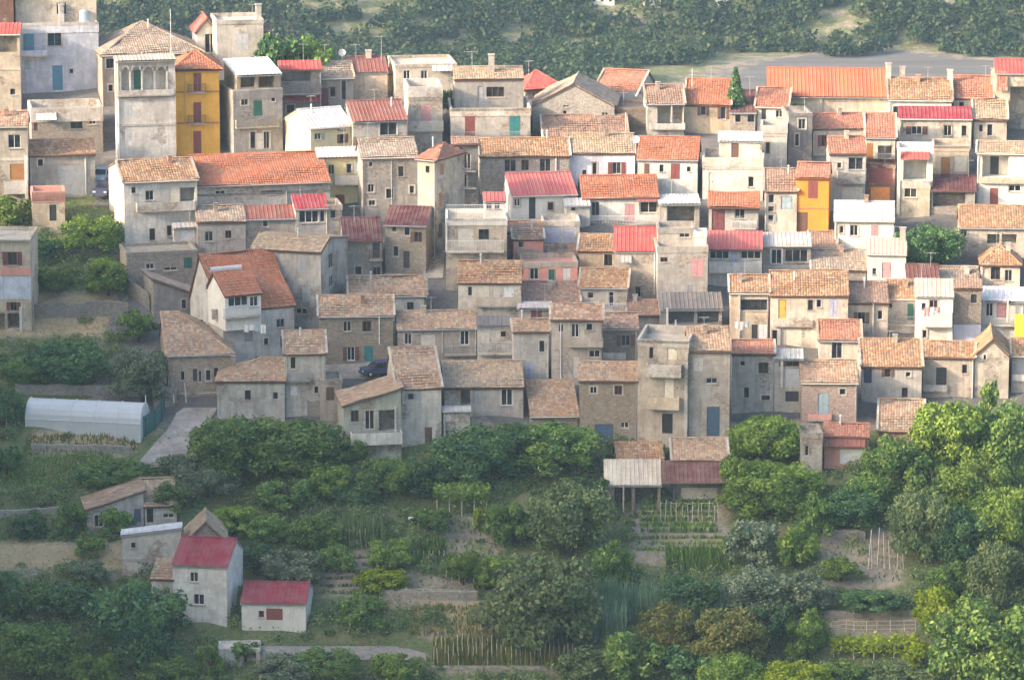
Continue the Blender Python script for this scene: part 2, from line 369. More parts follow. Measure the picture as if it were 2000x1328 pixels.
# ---------------------------------------------------------------- houses
HOUSES = {}; FOOT = {}; PUSH = {}; PASS = [1]
def house(label, x0, x1, ye, yb, roof='old', rt='gable', yr=None, wall='cream', yaw=0, depth=None, ops=(), pitch=.36, over=.22, ye2=None,
          under=None, name='house', cat='house', rops=(), parapet=.5, extras=(), bands=(), ext=3.5, pcol=None, Yd=None, back=.72, hips=(1, 1), clutter=True):
    """x0..x1: front wall between these photo columns; ye: eave row; yb: row where the wall meets the ground; yr: ridge row."""
    r = random.Random(hash((int(x0), int(ye), int(yb))) & 0xffff)
    xc = (x0 + x1) / 2.0; yaw = yaw + (r.uniform(-2.5, 2.5) if under is None else 0)
    P = hit(xc, yb) if Yd is None else None
    if Yd is not None:
        d = ray(xc, yb); d = d / d.y; P = Vector((d.x * Yd, Yd, CAMZ + d.z * Yd))
    if under is None and PUSH.get(label):
        Yn = P.y + PUSH[label]; d = ray(xc, (ye + yb) / 2); d = d / d.y; P = Vector((d.x * Yn, Yn, float(ground(d.x * Yn, Yn))))
    ya = math.radians(yaw); R = Vector((math.cos(ya), math.sin(ya), 0)); N = Vector((math.sin(ya), -math.cos(ya), 0)); D = -N
    cam0 = Vector((0, 0, CAMZ))
    def uw(px, py, off=0.0, side=None):
        O = P + N * off; nn = N; dirr = R
        if side == 'R': O = P + R * u1; nn = R; dirr = D
        if side == 'L': O = P + R * u0; nn = -R; dirr = D
        dd = ray(px, py); t = (O - cam0).dot(nn) / dd.dot(nn); q = cam0 + dd * t
        return (q - O).dot(dirr), q.z - P.z
    u0 = uw(x0, (ye + yb) / 2)[0]; u1 = uw(x1, (ye + yb) / 2)[0]
    he = uw(xc, ye)[1]; W = u1 - u0
    def rowof(dd, h): return project(P + R * (u0 + u1) / 2 + D * dd + Vector((0, 0, h)))[1]
    if rt in ('gable', 'shed', 'hip') and yr is not None:
        lo, hi = .3, 16.0
        for _ in range(40):
            m = (lo + hi) / 2
            if rowof(m, he + pitch * m) > yr: lo = m
            else: hi = m
        sd = lo
        if depth is not None and rt == 'gable' and depth < 1.3 * sd: depth = 1.3 * sd
        if depth is None: depth = sd if rt == 'shed' else 2 * sd * back
        depth = max(depth, sd)
    if depth is None: depth = 6.0
    if PASS[0] == 1:
        if under is None: FOOT[label] = (P.x + u0 * R.x, P.x + u1 * R.x, P.y, sd if rt in ('gable', 'shed', 'hip') else depth)
        o = type('pre', (), {})(); o.location = P; return o
    if under is None:
        root = bpy.data.objects.new(name, None); C.objects.link(root); root.location = P; root.rotation_euler = (0, 0, ya)
        root.empty_display_size = 1; tag(root, label, cat); par = root
        T = Matrix.Identity(4)
    else:
        root = under; par = under
        T = (Matrix.Translation(under.location) @ Matrix.Rotation(under.rotation_euler.z, 4, 'Z')).inverted() @ (Matrix.Translation(P) @ Matrix.Rotation(ya, 4, 'Z'))
    sub = under is not None
    def put(mb, nm, mat, parent):
        if sub: mb.v = [tuple(T @ Vector(v)) for v in mb.v]
        return mb.obj(nm, mat, parent)
    wm = wall_mat(wall)
    # --- front wall with real openings
    w = MB(); holes = []
    ops = [o for o in ops]
    def clip(o, side=None):
        a, b = uw(o[1], o[4], side=side), uw(o[3], o[2], side=side)
        L, H = (u0, u1) if side is None else (0, depth)
        ua, ub = (a[0], b[0]) if a[0] < b[0] else (b[0], a[0])
        return max(ua, L + .08), min(ub, H - .08), max(a[1], -.3), min(b[1], he - .06)
    def wallgrid(hs, L, H, top, mk):
        us = sorted({L, H, *[h[0] for h in hs], *[h[1] for h in hs]}); ws = sorted({-ext, top, *[h[2] for h in hs], *[h[3] for h in hs]})
        for i in range(len(us) - 1):
            for j in range(len(ws) - 1):
                cu, cw = (us[i] + us[i + 1]) / 2, (ws[j] + ws[j + 1]) / 2
                if any(h[0] < cu < h[1] and h[2] < cw < h[3] for h in hs): continue
                w.face([mk(us[i], 0, ws[j]), mk(us[i + 1], 0, ws[j]), mk(us[i + 1], 0, ws[j + 1]), mk(us[i], 0, ws[j + 1])])
        for a, b, c, d, rec, closed in hs:
            w.face([mk(a, 0, c), mk(a, rec, c), mk(b, rec, c), mk(b, 0, c)]); w.face([mk(a, 0, d), mk(b, 0, d), mk(b, rec, d), mk(a, rec, d)])
            w.face([mk(a, 0, c), mk(a, 0, d), mk(a, rec, d), mk(a, rec, c)]); w.face([mk(b, 0, c), mk(b, rec, c), mk(b, rec, d), mk(b, 0, d)])
            if closed: w.face([mk(a, rec, c), mk(b, rec, c), mk(b, rec, d), mk(a, rec, d)])
    REC = {'w': .16, 'd': .14, 's': .07, 'p': .10, 'o': 1.8, 'k': .5}
    items = []
    for o in ops:
        if o[0] in REC:
            a, b, c, d = clip(o)
            if b - a < .15 or d - c < .15: continue
            rec = min(REC[o[0]], depth * .6)
            holes.append((a, b, c, d, rec, o[0] in 'ok')); items.append((o, a, b, c, d, rec))
    if clutter and not sub and wall not in ('bstone',):
        nfl = max(1, int((he + .2) / 2.75)); ncol = max(1, int(W / 1.9)); bal = []
        for o in ops:
            if o[0] == 'b': q0 = uw(o[1], o[3], .3); q1 = uw(o[2], o[4], .3); bal.append((q0[0], q1[0], q0[1] - .4, q1[1] + .1))
            if o[0] == 'a': q0 = uw(o[1], o[4], .5); q1 = uw(o[3], o[2], .2); bal.append((q0[0], q1[0], q0[1] - .3, q1[1] + .3))
            if o[0] == 'band': q0 = uw(x0, o[2]); q1 = uw(x0, o[1]); bal.append((u0, u1, q0[1] - .1, q1[1] + .1))
            if o[0] == 'c': q0 = uw(o[1], o[4]); q1 = uw(o[2], o[3]); bal.append((q0[0] - .1, q1[0] + .1, q0[1], q1[1]))
        for fl in range(nfl):
            for ci in range(ncol):
                if r.random() > .62: continue
                cu = u0 + W * (ci + .5) / ncol + r.uniform(-.35, .35); top = he - .55 - fl * 2.8 + r.uniform(-.25, .1); small = r.random() < .4
                ww, wh = (r.uniform(.4, .6), r.uniform(.5, .75)) if small else (r.uniform(.7, .95), r.uniform(1.0, 1.35))
                kind = 'w'
                if not small and r.random() < .22: kind = 's'
                q = (cu - ww / 2, cu + ww / 2, top - wh, top)
                if q[0] < u0 + .3 or q[1] > u1 - .3 or q[2] < .2: continue
                if any(q[0] < h_[1] + .35 and q[1] > h_[0] - .35 and q[2] < h_[3] + .3 and q[3] > h_[2] - .3 for h_ in holes + bal): continue
                rec = REC[kind]; holes.append((*q, rec, False)); items.append(((kind, 0, 0, 0, 0, r.choice(['brown', 'grey', 'maroon', 'pale', 'green', 'lgrey']) if kind == 's' else None), *q, rec))
    he_l = he
    if rt == 'sideshed':
        hr = uw(x1, ye2)[1]; hl = uw(x0, ye)[1]; he = min(hl, hr)
    wallgrid(holes, u0, u1, he, lambda u, y, z: (u, y, z))
    sides_h = []
    ritems = []
    for o in rops:
        a, b, c, d = clip(o, 'R')
        if b - a < .12 or d - c < .12: continue
        sides_h.append((a, b, c, d, .12, False)); ritems.append((o, a, b, c, d))
    wallgrid(sides_h, 0, depth, he, lambda u, y, z: (u1 - y, u, z))
    w.face([(u0, depth, -ext), (u0, 0, -ext), (u0, 0, he), (u0, depth, he)])
    hb = he
    rp_ = []        # roof planes: (outline, O, e, s, poly)
    X, Z = Vector((1, 0, 0)), Vector((0, 0, 1))
    ov = over; go = .12
    if rt == 'gable':
        hr_ = he + pitch * sd; sl = Vector((0, 1, pitch)).normalized(); bd = depth - sd
        pb = (hr_ - he) / bd
        for u in (u0, u1): w.face([(u, 0, he), (u, sd, hr_), (u, depth, he)])
        O = Vector((u0 - go, -ov, he - pitch * ov)); L = (Vector((0, sd, hr_)) - Vector((0, -ov, he - pitch * ov))).length
        rp_.append((O, X, sl, [(0, 0), (W + 2 * go, 0), (W + 2 * go, L), (0, L)]))
        slb = Vector((0, -1, pb)).normalized(); O2 = Vector((u1 + go, depth + ov, he - pb * ov)); L2 = math.hypot(bd + ov, pb * (bd + ov))
        rp_.append((O2, -X, slb, [(0, 0), (W + 2 * go, 0), (W + 2 * go, L2), (0, L2)]))
        ridge = [((u0 - go, sd, hr_ + .06), (u1 + go, sd, hr_ + .06))]
    elif rt == 'shed':
        hr_ = he + pitch * sd; hb = hr_; sl = Vector((0, 1, pitch)).normalized(); depth = sd
        for u in (u0, u1): w.face([(u, 0, he), (u, sd, hr_), (u, sd, he)])
        O = Vector((u0 - go, -ov, he - pitch * ov)); L = math.hypot(sd + ov + .1, pitch * (sd + ov + .1))
        rp_.append((O, X, sl, [(0, 0), (W + 2 * go, 0), (W + 2 * go, L), (0, L)])); ridge = []
    elif rt == 'hip':
        hr_ = he + pitch * sd; bd = depth - sd; ins = min(sd, W / 2 - .05) if all(hips) else min(sd, W * .75)
        A, B, C_, D_ = Vector((u0 - ov, -ov, he - pitch * ov)), Vector((u1 + ov, -ov, he - pitch * ov)), Vector((u1 + ov, depth + ov, he - pitch * ov)), Vector((u0 - ov, depth + ov, he - pitch * ov))
        E, F = Vector((u0 + ins if hips[0] else u0 - .1, sd, hr_)), Vector((u1 - ins if hips[1] else u1 + .1, sd, hr_))
        if not hips[0]: A.x = D_.x = u0 - .1; w.face([(u0, 0, he), (u0, sd, hr_), (u0, depth, he)])
        if not hips[1]: B.x = C_.x = u1 + .1; w.face([(u1, 0, he), (u1, sd, hr_), (u1, depth, he)])
        for k_, (a, b, c, d) in enumerate(((A, B, F, E), (B, C_, F, F), (C_, D_, E, F), (D_, A, E, E))):
            if (k_ == 1 and not hips[1]) or (k_ == 3 and not hips[0]): continue
            e = (b - a).normalized(); pc = c - a; s_ = (pc - e * pc.dot(e)).normalized()
            poly = [(0, 0), ((b - a).length, 0), ((c - a).dot(e), (c - a).dot(s_)), ((d - a).dot(e), (d - a).dot(s_))]
            if c == d: poly = poly[:3]
            rp_.append((a, e, s_, poly))
        ridge = [(E, F), (A, E), (B, F)]
    elif rt == 'side':
        um = uw((x0 + x1) / 2 if yr is None else xc, ye)[0]; hr_ = uw(xc, yr)[1]; um = (u0 + u1) / 2
        for y in (0, depth): w.face([(u0, y, he), (u1, y, he), (um, y, hr_)])
        ps = (hr_ - he) / (W / 2)
        for sgn, ue in ((-1, u0), (1, u1)):
            O = Vector((ue + sgn * ov, depth + .1 if sgn < 0 else -.15, he - ps * ov)); e = Vector((0, -1 if sgn < 0 else 1, 0)); s_ = Vector((-sgn, 0, ps)).normalized()
            L = math.hypot(W / 2 + ov, ps * (W / 2 + ov)); rp_.append((O, e, s_, [(0, 0), (depth + .25, 0), (depth + .25, L), (0, L)]))
        ridge = [((um, -.15, hr_ + .05), (um, depth + .1, hr_ + .05))]
    elif rt == 'sideshed':
        for y in (0, depth): w.face([(u0, y, he), (u1, y, he)] + ([(u1, y, hr)] if hr > he + .01 else []) + ([(u0, y, hl)] if hl > he + .01 else []))
        u = u1 if hr > hl else u0
        w.face([(u, 0, he), (u, depth, he), (u, depth, max(hl, hr)), (u, 0, max(hl, hr))])
        ps = (hr - hl) / W
        if hr > hl:
            O = Vector((u0 - ov, depth + .15, hl - ps * ov)); e = Vector((0, -1, 0)); s_ = Vector((1, 0, ps)).normalized()
        else:
            O = Vector((u1 + ov, -.2, hr + ps * ov)); e = Vector((0, 1, 0)); s_ = Vector((-1, 0, -ps)).normalized()
        L = math.hypot(W + 2 * ov, ps * (W + 2 * ov)); rp_.append((O, e, s_, [(0, 0), (depth + .35, 0), (depth + .35, L), (0, L)])); ridge = []
    else:
        ridge = []; hr_ = he
    w.face([(u1, depth, -ext), (u0, depth, -ext), (u0, depth, hb), (u1, depth, hb)])
    if rt == 'flat':
        w.face([(u0, 0, he - parapet), (u1, 0, he - parapet), (u1, depth, he - parapet), (u0, depth, he - parapet)])
    wo = put(w, 'wall' if not sub else name, wm, par)
    par2 = root if not sub else wo
    # --- roof
    if rt != 'flat':
        base = MB(); tl = MB()
        for O, e, s_, poly in rp_:
            nn_ = e.cross(s_).normalized(); nn_ = nn_ if nn_.z > 0 else -nn_
            base.slab([O + e * a + s_ * b - nn_ * .13 for a, b in poly], .08)
            tile_plane(tl, O, e, s_, poly, roof, r)
        pal, kd = ROOFS[roof]
        for a, b in ridge:
            a, b = Vector(a), Vector(b); n = max(2, int((b - a).length / .42)); d = (b - a).normalized(); sx = d.cross(Z).normalized()
            if (b - a).length < .3: continue
            for k in range(n):
                p, q = a + (b - a) * (k / n), a + (b - a) * ((k + 1.06) / n); col = jit(r.choice(pal), r)
                for g, h in ((-1, 0), (0, 1)):
                    mb_ = [p + sx * .13 * g + Z * (.10 if g == 0 else 0.0), p + sx * .13 * h + Z * (.10 if h == 0 else 0.0),
                           q + sx * .13 * h + Z * (.08 if h == 0 else 0.0), q + sx * .13 * g + Z * (.08 if g == 0 else 0.0)]
                    tl.face(mb_, col)
        ro = put(base, 'roof', paint('brown' if kd == 't' else 'grey'), par2)
        to = put(tl, 'roof_tiles' if kd == 't' else 'roof_sheets', tile_mat() if kd == 't' else sheet_mat(), ro if not sub else wo)
        to['kind'] = 'stuff'
    else:
        pm = MB(); t = .18; c0 = he; pp = pcol or wall
        for (a, b, c, d) in ((u0 - .06, u1 + .06, -.06, t), (u0 - .06, u1 + .06, depth - t, depth + .06), (u0 - .06, u0 + t, t, depth - t), (u1 - t, u1 + .06, t, depth - t)):
            pm.box(a, b, c, d, he - parapet - .05, he + .02)
        ro = put(pm, 'parapet', wall_mat(pp), par2)
    # --- fittings in the openings
    def fill(o, a, b, c, d, rec, mk, side=None):
        k = o[0]; col = o[5] if len(o) > 5 else None
        m = MB()
        def bx(mb, xa, xb, ya_, yb_, za, zb):
            p = [mk(x, y, z) for x, y, z in ((xa, ya_, za), (xb, ya_, za), (xb, yb_, za), (xa, yb_, za), (xa, ya_, zb), (xb, ya_, zb), (xb, yb_, zb), (xa, yb_, zb))]
            for q in ((3, 2, 1, 0), (4, 5, 6, 7), (0, 1, 5, 4), (1, 2, 6, 5), (2, 3, 7, 6), (3, 0, 4, 7)): mb.face([p[i] for i in q])
        if k == 'w':
            m.face([mk(a, rec - .01, c), mk(b, rec - .01, c), mk(b, rec - .01, d), mk(a, rec - .01, d)])
            g = put(m, 'window', glass_mat(), par2)
            f = MB(); t = min(.065, (b - a) * .10)
            for q in ((a + .004, a + t, c + .004, d - .004), (b - t, b - .004, c + .004, d - .004)): bx(f, q[0], q[1], rec - .08, rec - .02, q[2], q[3])
            bx(f, a + t, b - t, rec - .078, rec - .02, c + .004, c + t); bx(f, a + t, b - t, rec - .078, rec - .02, d - t, d - .004)
            nm = max(1, int(round((b - a) / .75))) if (b - a) > .65 else 0
            nm = nm if (b - a) > 1.3 else (1 if (b - a) > .65 else 0)
            for q in range(1, nm + (1 if (b - a) > 1.3 else 1)):
                u = a + (b - a) * q / (nm if (b - a) > 1.3 and nm > 1 else nm + 1) if nm else None
                if u is not None and a + t < u < b - t - .02: bx(f, u - t / 2, u + t / 2, rec - .076, rec - .02, c + t, d - t)
            put(f, 'frame', paint(col or r.choice(['brown', 'grey', 'brown', 'pale', 'dark'])), g if not sub else wo)
            if side is None and not sub and r.random() < .5:
                q_ = MB(); tw = .13
                bx(q_, a - tw, a - .003, -.03, .01, c, d + tw); bx(q_, b + .003, b + tw, -.03, .01, c, d + tw); bx(q_, a - .003, b + .003, -.028, .01, d + .003, d + tw); put(q_, 'surround', wall_mat(r.choice(['lgrey', 'white', 'beige', 'cream'])), g)
            elif side is None and not sub and b - a < 1.3 and r.random() < .22:
                sc_ = r.choice(['brown', 'grey', 'maroon', 'brown'])
                for ua, ub in ((a - (b - a) * .5 - .02, a - .02), (b + .02, b + (b - a) * .5 + .02)):
                    if ua > u0 + .05 and ub < u1 - .05:
                        q_ = MB(); bx(q_, ua, ub, -.05, -.01, c, d)
                        for z_ in range(1, int((d - c) / .2)): bx(q_, ua + .05, ub - .05, -.065, -.05, c + z_ * .2, c + z_ * .2 + .07)
                        put(q_, 'open_shutter', paint(sc_), g)
            if d - c < 1.7:
                s_ = MB(); bx(s_, a - .08, b + .08, -.09, .02, c - .09, c - .003); put(s_, 'sill', wall_mat('lgrey'), g if not sub else wo)
        elif k in 'dp':
            y = rec - .02; bx(m, a + .006, b - .006, y - .04, y, c, d - .004)
            nn = 1 if (b - a) < 1.1 else 2
            for q in range(nn):
                xa = a + (b - a) * q / nn; xb = a + (b - a) * (q + 1) / nn
                if k == 'd':
                    for za, zb in ((.08, .46), (.54, .94)): bx(m, xa + .1, xb - .1, y - .065, y - .04, c + (d - c) * za, c + (d - c) * zb)
                else:
                    for z in range(1, int((d - c) / .3)): bx(m, xa + .02, xb - .02, y - .055, y - .04, c + z * .3, c + z * .3 + .05)
            g = put(m, 'door' if k == 'd' else 'shutter_door', paint(col or 'brown'), par2)
            if k == 'd':
                h = MB(); bx(h, b - .16, b - .11, y - .12, y - .06, c + .95, c + 1.1); put(h, 'handle', paint('dark'), g if not sub else wo)
        elif k == 's':
            half = (a + b) / 2
            for xa, xb in (((a + .01, half - .012), (half + .012, b - .01)) if b - a > .6 else ((a + .01, b - .01),)):
                m = MB(); bx(m, xa, xb, .0, .035, c + .01, d - .01)
                n = int((d - c) / .16)
                for q in range(1, n): bx(m, xa + .06, xb - .06, -.018, .0, c + q * .16, c + q * .16 + .05)
                put(m, 'shutter', paint(col or 'brown'), par2)
        elif k in 'ok' and col:
            bx(m, a + .3 * (b - a), a + .3 * (b - a) + .9, rec - .06, rec - .01, c, min(c + 2.05, d - .1)); put(m, 'door', paint(col), par2)
    for o, a, b, c, d, rec in items: fill(o, a, b, c, d, rec, lambda x, y, z: (x, y, z))
    for o, a, b, c, d in ritems: fill(o, a, b, c, d, .12, lambda x, y, z: (u1 - y, x, z), 'R')
    for o in ops:
        if o[0] == 'b':       # balcony: x0,x1,slab row, rail-top row, style
            _, xa, xb, ys, yt, st = o[:6]; pr = o[6] if len(o) > 6 else .9
            a = uw(xa, ys, pr); b_ = uw(xb, ys, pr); a, b, z = a[0], b_[0], a[1]; zt = max(uw(xa, yt, pr)[1], z + .55)
            m = MB(); m.box(a, b, -pr, -.004, z - .14, z); g = put(m, 'balcony', wall_mat('lgrey'), par2)
            f = MB()
            if not st.startswith('r_'):
                f.box(a, b, -pr, -pr + .1, z + .002, zt); f.box(a, a + .1, -pr + .1, -.004, z + .002, zt); f.box(b - .1, b, -pr + .1, -.004, z + .002, zt)
                put(f, 'balcony_wall', wall_mat(st), g if not sub else wo)
            else:
                f.box(a, b, -pr, -pr + .05, zt - .05, zt)
                n = max(3, int((b - a) / .16))
                for q in range(n + 1):
                    u = a + (b - a - .03) * q / n; f.box(u, u + .03, -pr + .01, -pr + .04, z, zt - .05)
                for u in (a, b - .03):
                    f.box(u, u + .03, -pr + .05, -.004, zt - .05, zt)
                    for q in range(1, 5): f.box(u, u + .03, -pr * q / 5, -pr * q / 5 + .03, z, zt - .05)
                put(f, 'railing', paint(st[2:]), g if not sub else wo)
        elif o[0] == 'a':     # awning: x0,y0,x1,y1,style
            _, xa, y0_, xb, y1_, st = o[:6]; pr = o[6] if len(o) > 6 else 1.5
            z1 = uw(xa, y1_, pr)[1]; a = uw(xa, y1_, pr)[0]; b = uw(xb, y1_, pr)[0]; z0 = max(uw(xa, y0_)[1], z1 + .1)
            m = MB(); O = Vector((a, -pr, z1)); s_ = Vector((0, pr - .01, z0 - z1)); L = s_.length
            m.slab([O, O + X * (b - a), O + X * (b - a) + s_, O + s_], .06)
            g = put(m, 'awning', paint('grey'), par2)
            t_ = MB(); tile_plane(t_, O, X, s_.normalized(), [(0, 0), (b - a, 0), (b - a, L), (0, L)], st, r)
            q = put(t_, 'awning_cover', tile_mat() if ROOFS[st][1] == 't' else sheet_mat(), g if not sub else wo); q['kind'] = 'stuff'
        elif o[0] == 'c':     # column: x0,x1,ytop,ybottom, colour, offset
            _, xa, xb, yt, yb_, colr = o[:6]; off = o[6] if len(o) > 6 else .0
            a = uw(xa, yb_, off); b = uw(xb, yb_, off); zt = uw(xa, yt, off)[1]
            m = MB(); m.box(a[0], b[0], -off - .12, -off + .12, a[1], zt); put(m, 'column', wall_mat(colr) if colr in WALLS else paint(colr), par2)
        elif o[0] == 'pipe':
            _, xa, yt, yb_, colr = o; a = uw(xa, yb_, .08); b = uw(xa, yt, .08)
            m = MB(); m.tube([(a[0], -.08, a[1]), (a[0], -.08, b[1])], [.055, .055]); put(m, 'drainpipe', paint(colr), par2)
        elif o[0] == 'band':
            _, yt, yb_, colr = o; a = uw(x0, yb_)[1]; b = uw(x0, yt)[1]
            m = MB(); m.box(u0 - .03, u1 + .03, -.06, .0, a, b); put(m, 'string_course', wall_mat(colr) if colr in WALLS else paint(colr), par2)
        elif o[0] == 'arch':
            _, xa, xb, yt, ysp, colr = o; a = uw(xa, ysp)[0]; b = uw(xb, ysp)[0]; zt = uw(xa, yt)[1]; zs = uw(xa, ysp)[1]
            m = MB(); pts = [(a + (b - a) * k / 10, zs + (zt - zs - .08) * math.sin(math.pi * k / 10)) for k in range(11)]
            poly = [(a, zt)] + [(a, zs)] + pts[1:-1] + [(b, zs), (b, zt)]
            for (p, q) in zip(pts, pts[1:]):
                m.face([(p[0], -.02, p[1]), (q[0], -.02, q[1]), (q[0], -.02, zt), (p[0], -.02, zt)]); m.face([(p[0], -.02, p[1]), (p[0], .14, p[1]), (q[0], .14, q[1]), (q[0], -.02, q[1])])
            put(m, 'arch', wall_mat(colr), par2)
    if rt == 'flat': ro = par2
    for o in extras:          # chimneys, poles, dishes that stand on the roof
        k = o[0]; px, yt, yb_ = o[1], o[2], o[3]; off = -(o[4] if len(o) > 4 else depth * .4)
        a = uw(px, yb_, off); zt = uw(px, yt, off)[1]; m = MB(); y = -off
        zb = min(a[1], he + pitch * min(y, max(depth - y, 0)) - .05) if rt in ('gable', 'hip', 'shed') else min(a[1], he - parapet - .02)
        if k == 'chimney':
            ww = .3; m.box(a[0] - ww, a[0] + ww, y - .25, y + .25, zb, zt); m.box(a[0] - ww - .07, a[0] + ww + .07, y - .32, y + .32, zt, zt + .12)
            put(m, 'chimney', wall_mat('lgrey'), ro if not sub else wo)
        elif k == 'pole':
            m.tube([(a[0], y, zb), (a[0], y, zt)], [.045, .035], 5); put(m, 'mast', paint('lgrey'), ro if not sub else wo)
        elif k == 'antenna':
            m.tube([(a[0], y, zb), (a[0], y, zt)], [.035, .03], 5); m.tube([(a[0] - .9, y, zt - .1), (a[0] + .5, y, zt - .1)], [.025, .025], 4)
            for q in range(7): m.tube([(a[0] - .85 + q * .2, y - .35, zt - .1), (a[0] - .85 + q * .2, y + .35, zt - .1)], [.015, .015], 4)
            put(m, 'antenna', paint('grey'), ro if not sub else wo)
        elif k == 'solar':
            zr = he + pitch * y + .35
            m.tube([(a[0] - 1.7, y, zr), (a[0] + 1.7, y, zr)], [.3, .3], 10); m.box(a[0] - 1.6, a[0] - 1.5, y - .1, y + .1, zr - .6, zr); m.box(a[0] + 1.5, a[0] + 1.6, y - .1, y + .1, zr - .6, zr); put(m, 'solar_tank', paint('lgrey'), ro)
        elif k == 'dish':
            m.tube([(a[0], y, zb), (a[0], y, zt)], [.03, .03], 5); n = 12; cz = zt
            ring = [(a[0] + .42 * math.cos(t), y - .12, cz + .42 * math.sin(t)) for t in [2 * math.pi * q / n for q in range(n)]]
            for q in range(n): m.face([(a[0], y, cz), ring[q], ring[(q + 1) % n]])
            put(m, 'satellite_dish', paint('white'), ro if not sub else wo)
        elif k == 'tank':
            m.tube([(a[0], y, zb), (a[0], y, zb + .1), (a[0], y, zt), (a[0], y, zt + .15)], [.5, .55, .55, .2], 12); put(m, 'water_tank', paint('lblue'), ro if not sub else wo)
    if clutter and not sub:
        if rt == 'gable' and ROOFS[roof][1] == 't' and r.random() < .6:
            for u, sg in ((u0, -1), (u1, 1)):
                m = MB(); a0, a1 = u + sg * .14 - .11, u + sg * .14 + .11
                m.slab([(a0, -ov, he - pitch * ov + .13), (a1, -ov, he - pitch * ov + .13), (a1, sd, hr_ + .13), (a0, sd, hr_ + .13)], .1); put(m, 'verge', wall_mat(r.choice(['lgrey', 'cream', 'beige'])), ro)
        if rt in ('gable', 'hip', 'shed') and r.random() < .7:
            m = MB(); m.tube([(u0 - .1, -ov - .05, he - pitch * ov - .06), (u1 + .1, -ov - .05, he - pitch * ov - .06)], [.07, .07], 6); put(m, 'gutter', paint(r.choice(['grey', 'brown', 'pale'])), ro)
            if r.random() < .75:
                u = r.choice([u0 + .12, u1 - .12]); m = MB(); m.tube([(u, -ov - .05, he - pitch * ov - .08), (u, -.07, he - .5), (u, -.07, -.5)], [.045] * 3, 6); put(m, 'drainpipe', paint(r.choice(['grey', 'pale', 'brown', 'lgrey'])), par2)
        if rt in ('gable', 'hip') and r.random() < .42:
            u = u0 + W * r.uniform(.2, .8); y = sd * r.uniform(.55, .95); z = he + pitch * y
            m = MB()
            if r.random() < .6:
                m.box(u - .22, u + .22, y - .2, y + .2, z - .2, z + .75); m.box(u - .28, u + .28, y - .26, y + .26, z + .75, z + .83); put(m, 'chimney', wall_mat(r.choice(['lgrey', 'pstone', 'beige'])), ro)
            else:
                m.tube([(u, y, z - .1), (u, y, z + .9)], [.08, .08], 8); m.tube([(u, y, z + .9), (u, y, z + 1.05)], [.15, .02], 8); put(m, 'flue', paint('lgrey'), ro)
        if rt != 'sideshed' and r.random() < .45:
            u = u0 + W * r.uniform(.15, .85); y = (sd * .8 if rt in ('gable', 'hip', 'shed') else depth * .5); z = he + (pitch * y if rt in ('gable', 'hip', 'shed') else -parapet)
            if rt != 'side':
                m = MB(); h_ = r.uniform(1.4, 2.4); m.tube([(u, y, z - .1), (u, y, z + h_)], [.028, .024], 5); m.tube([(u - .5, y, z + h_ - .08), (u + .5, y, z + h_ - .08)], [.02, .02], 4)
                for q in range(6): m.tube([(u - .45 + q * .18, y - .28, z + h_ - .08), (u - .45 + q * .18, y + .28, z + h_ - .08)], [.013, .013], 4)
                put(m, 'antenna', paint('grey'), ro)
    HOUSES[label] = root
    return root
def settle():
    """push a house back up the slope where it would stand inside the one in front of it"""
    done = []
    for lab, (a, b, y, dp) in sorted(FOOT.items(), key=lambda t: t[1][2]):
        yn = y
        for (a2, b2, y2, d2) in done:
            if min(b, b2) - max(a, a2) > .5 and yn < y2 + d2 + .15 and y2 + d2 + .15 - y < 6.5: yn = max(yn, y2 + d2 + .15)
        PUSH[lab] = yn - y; done.append((a, b, yn, dp))
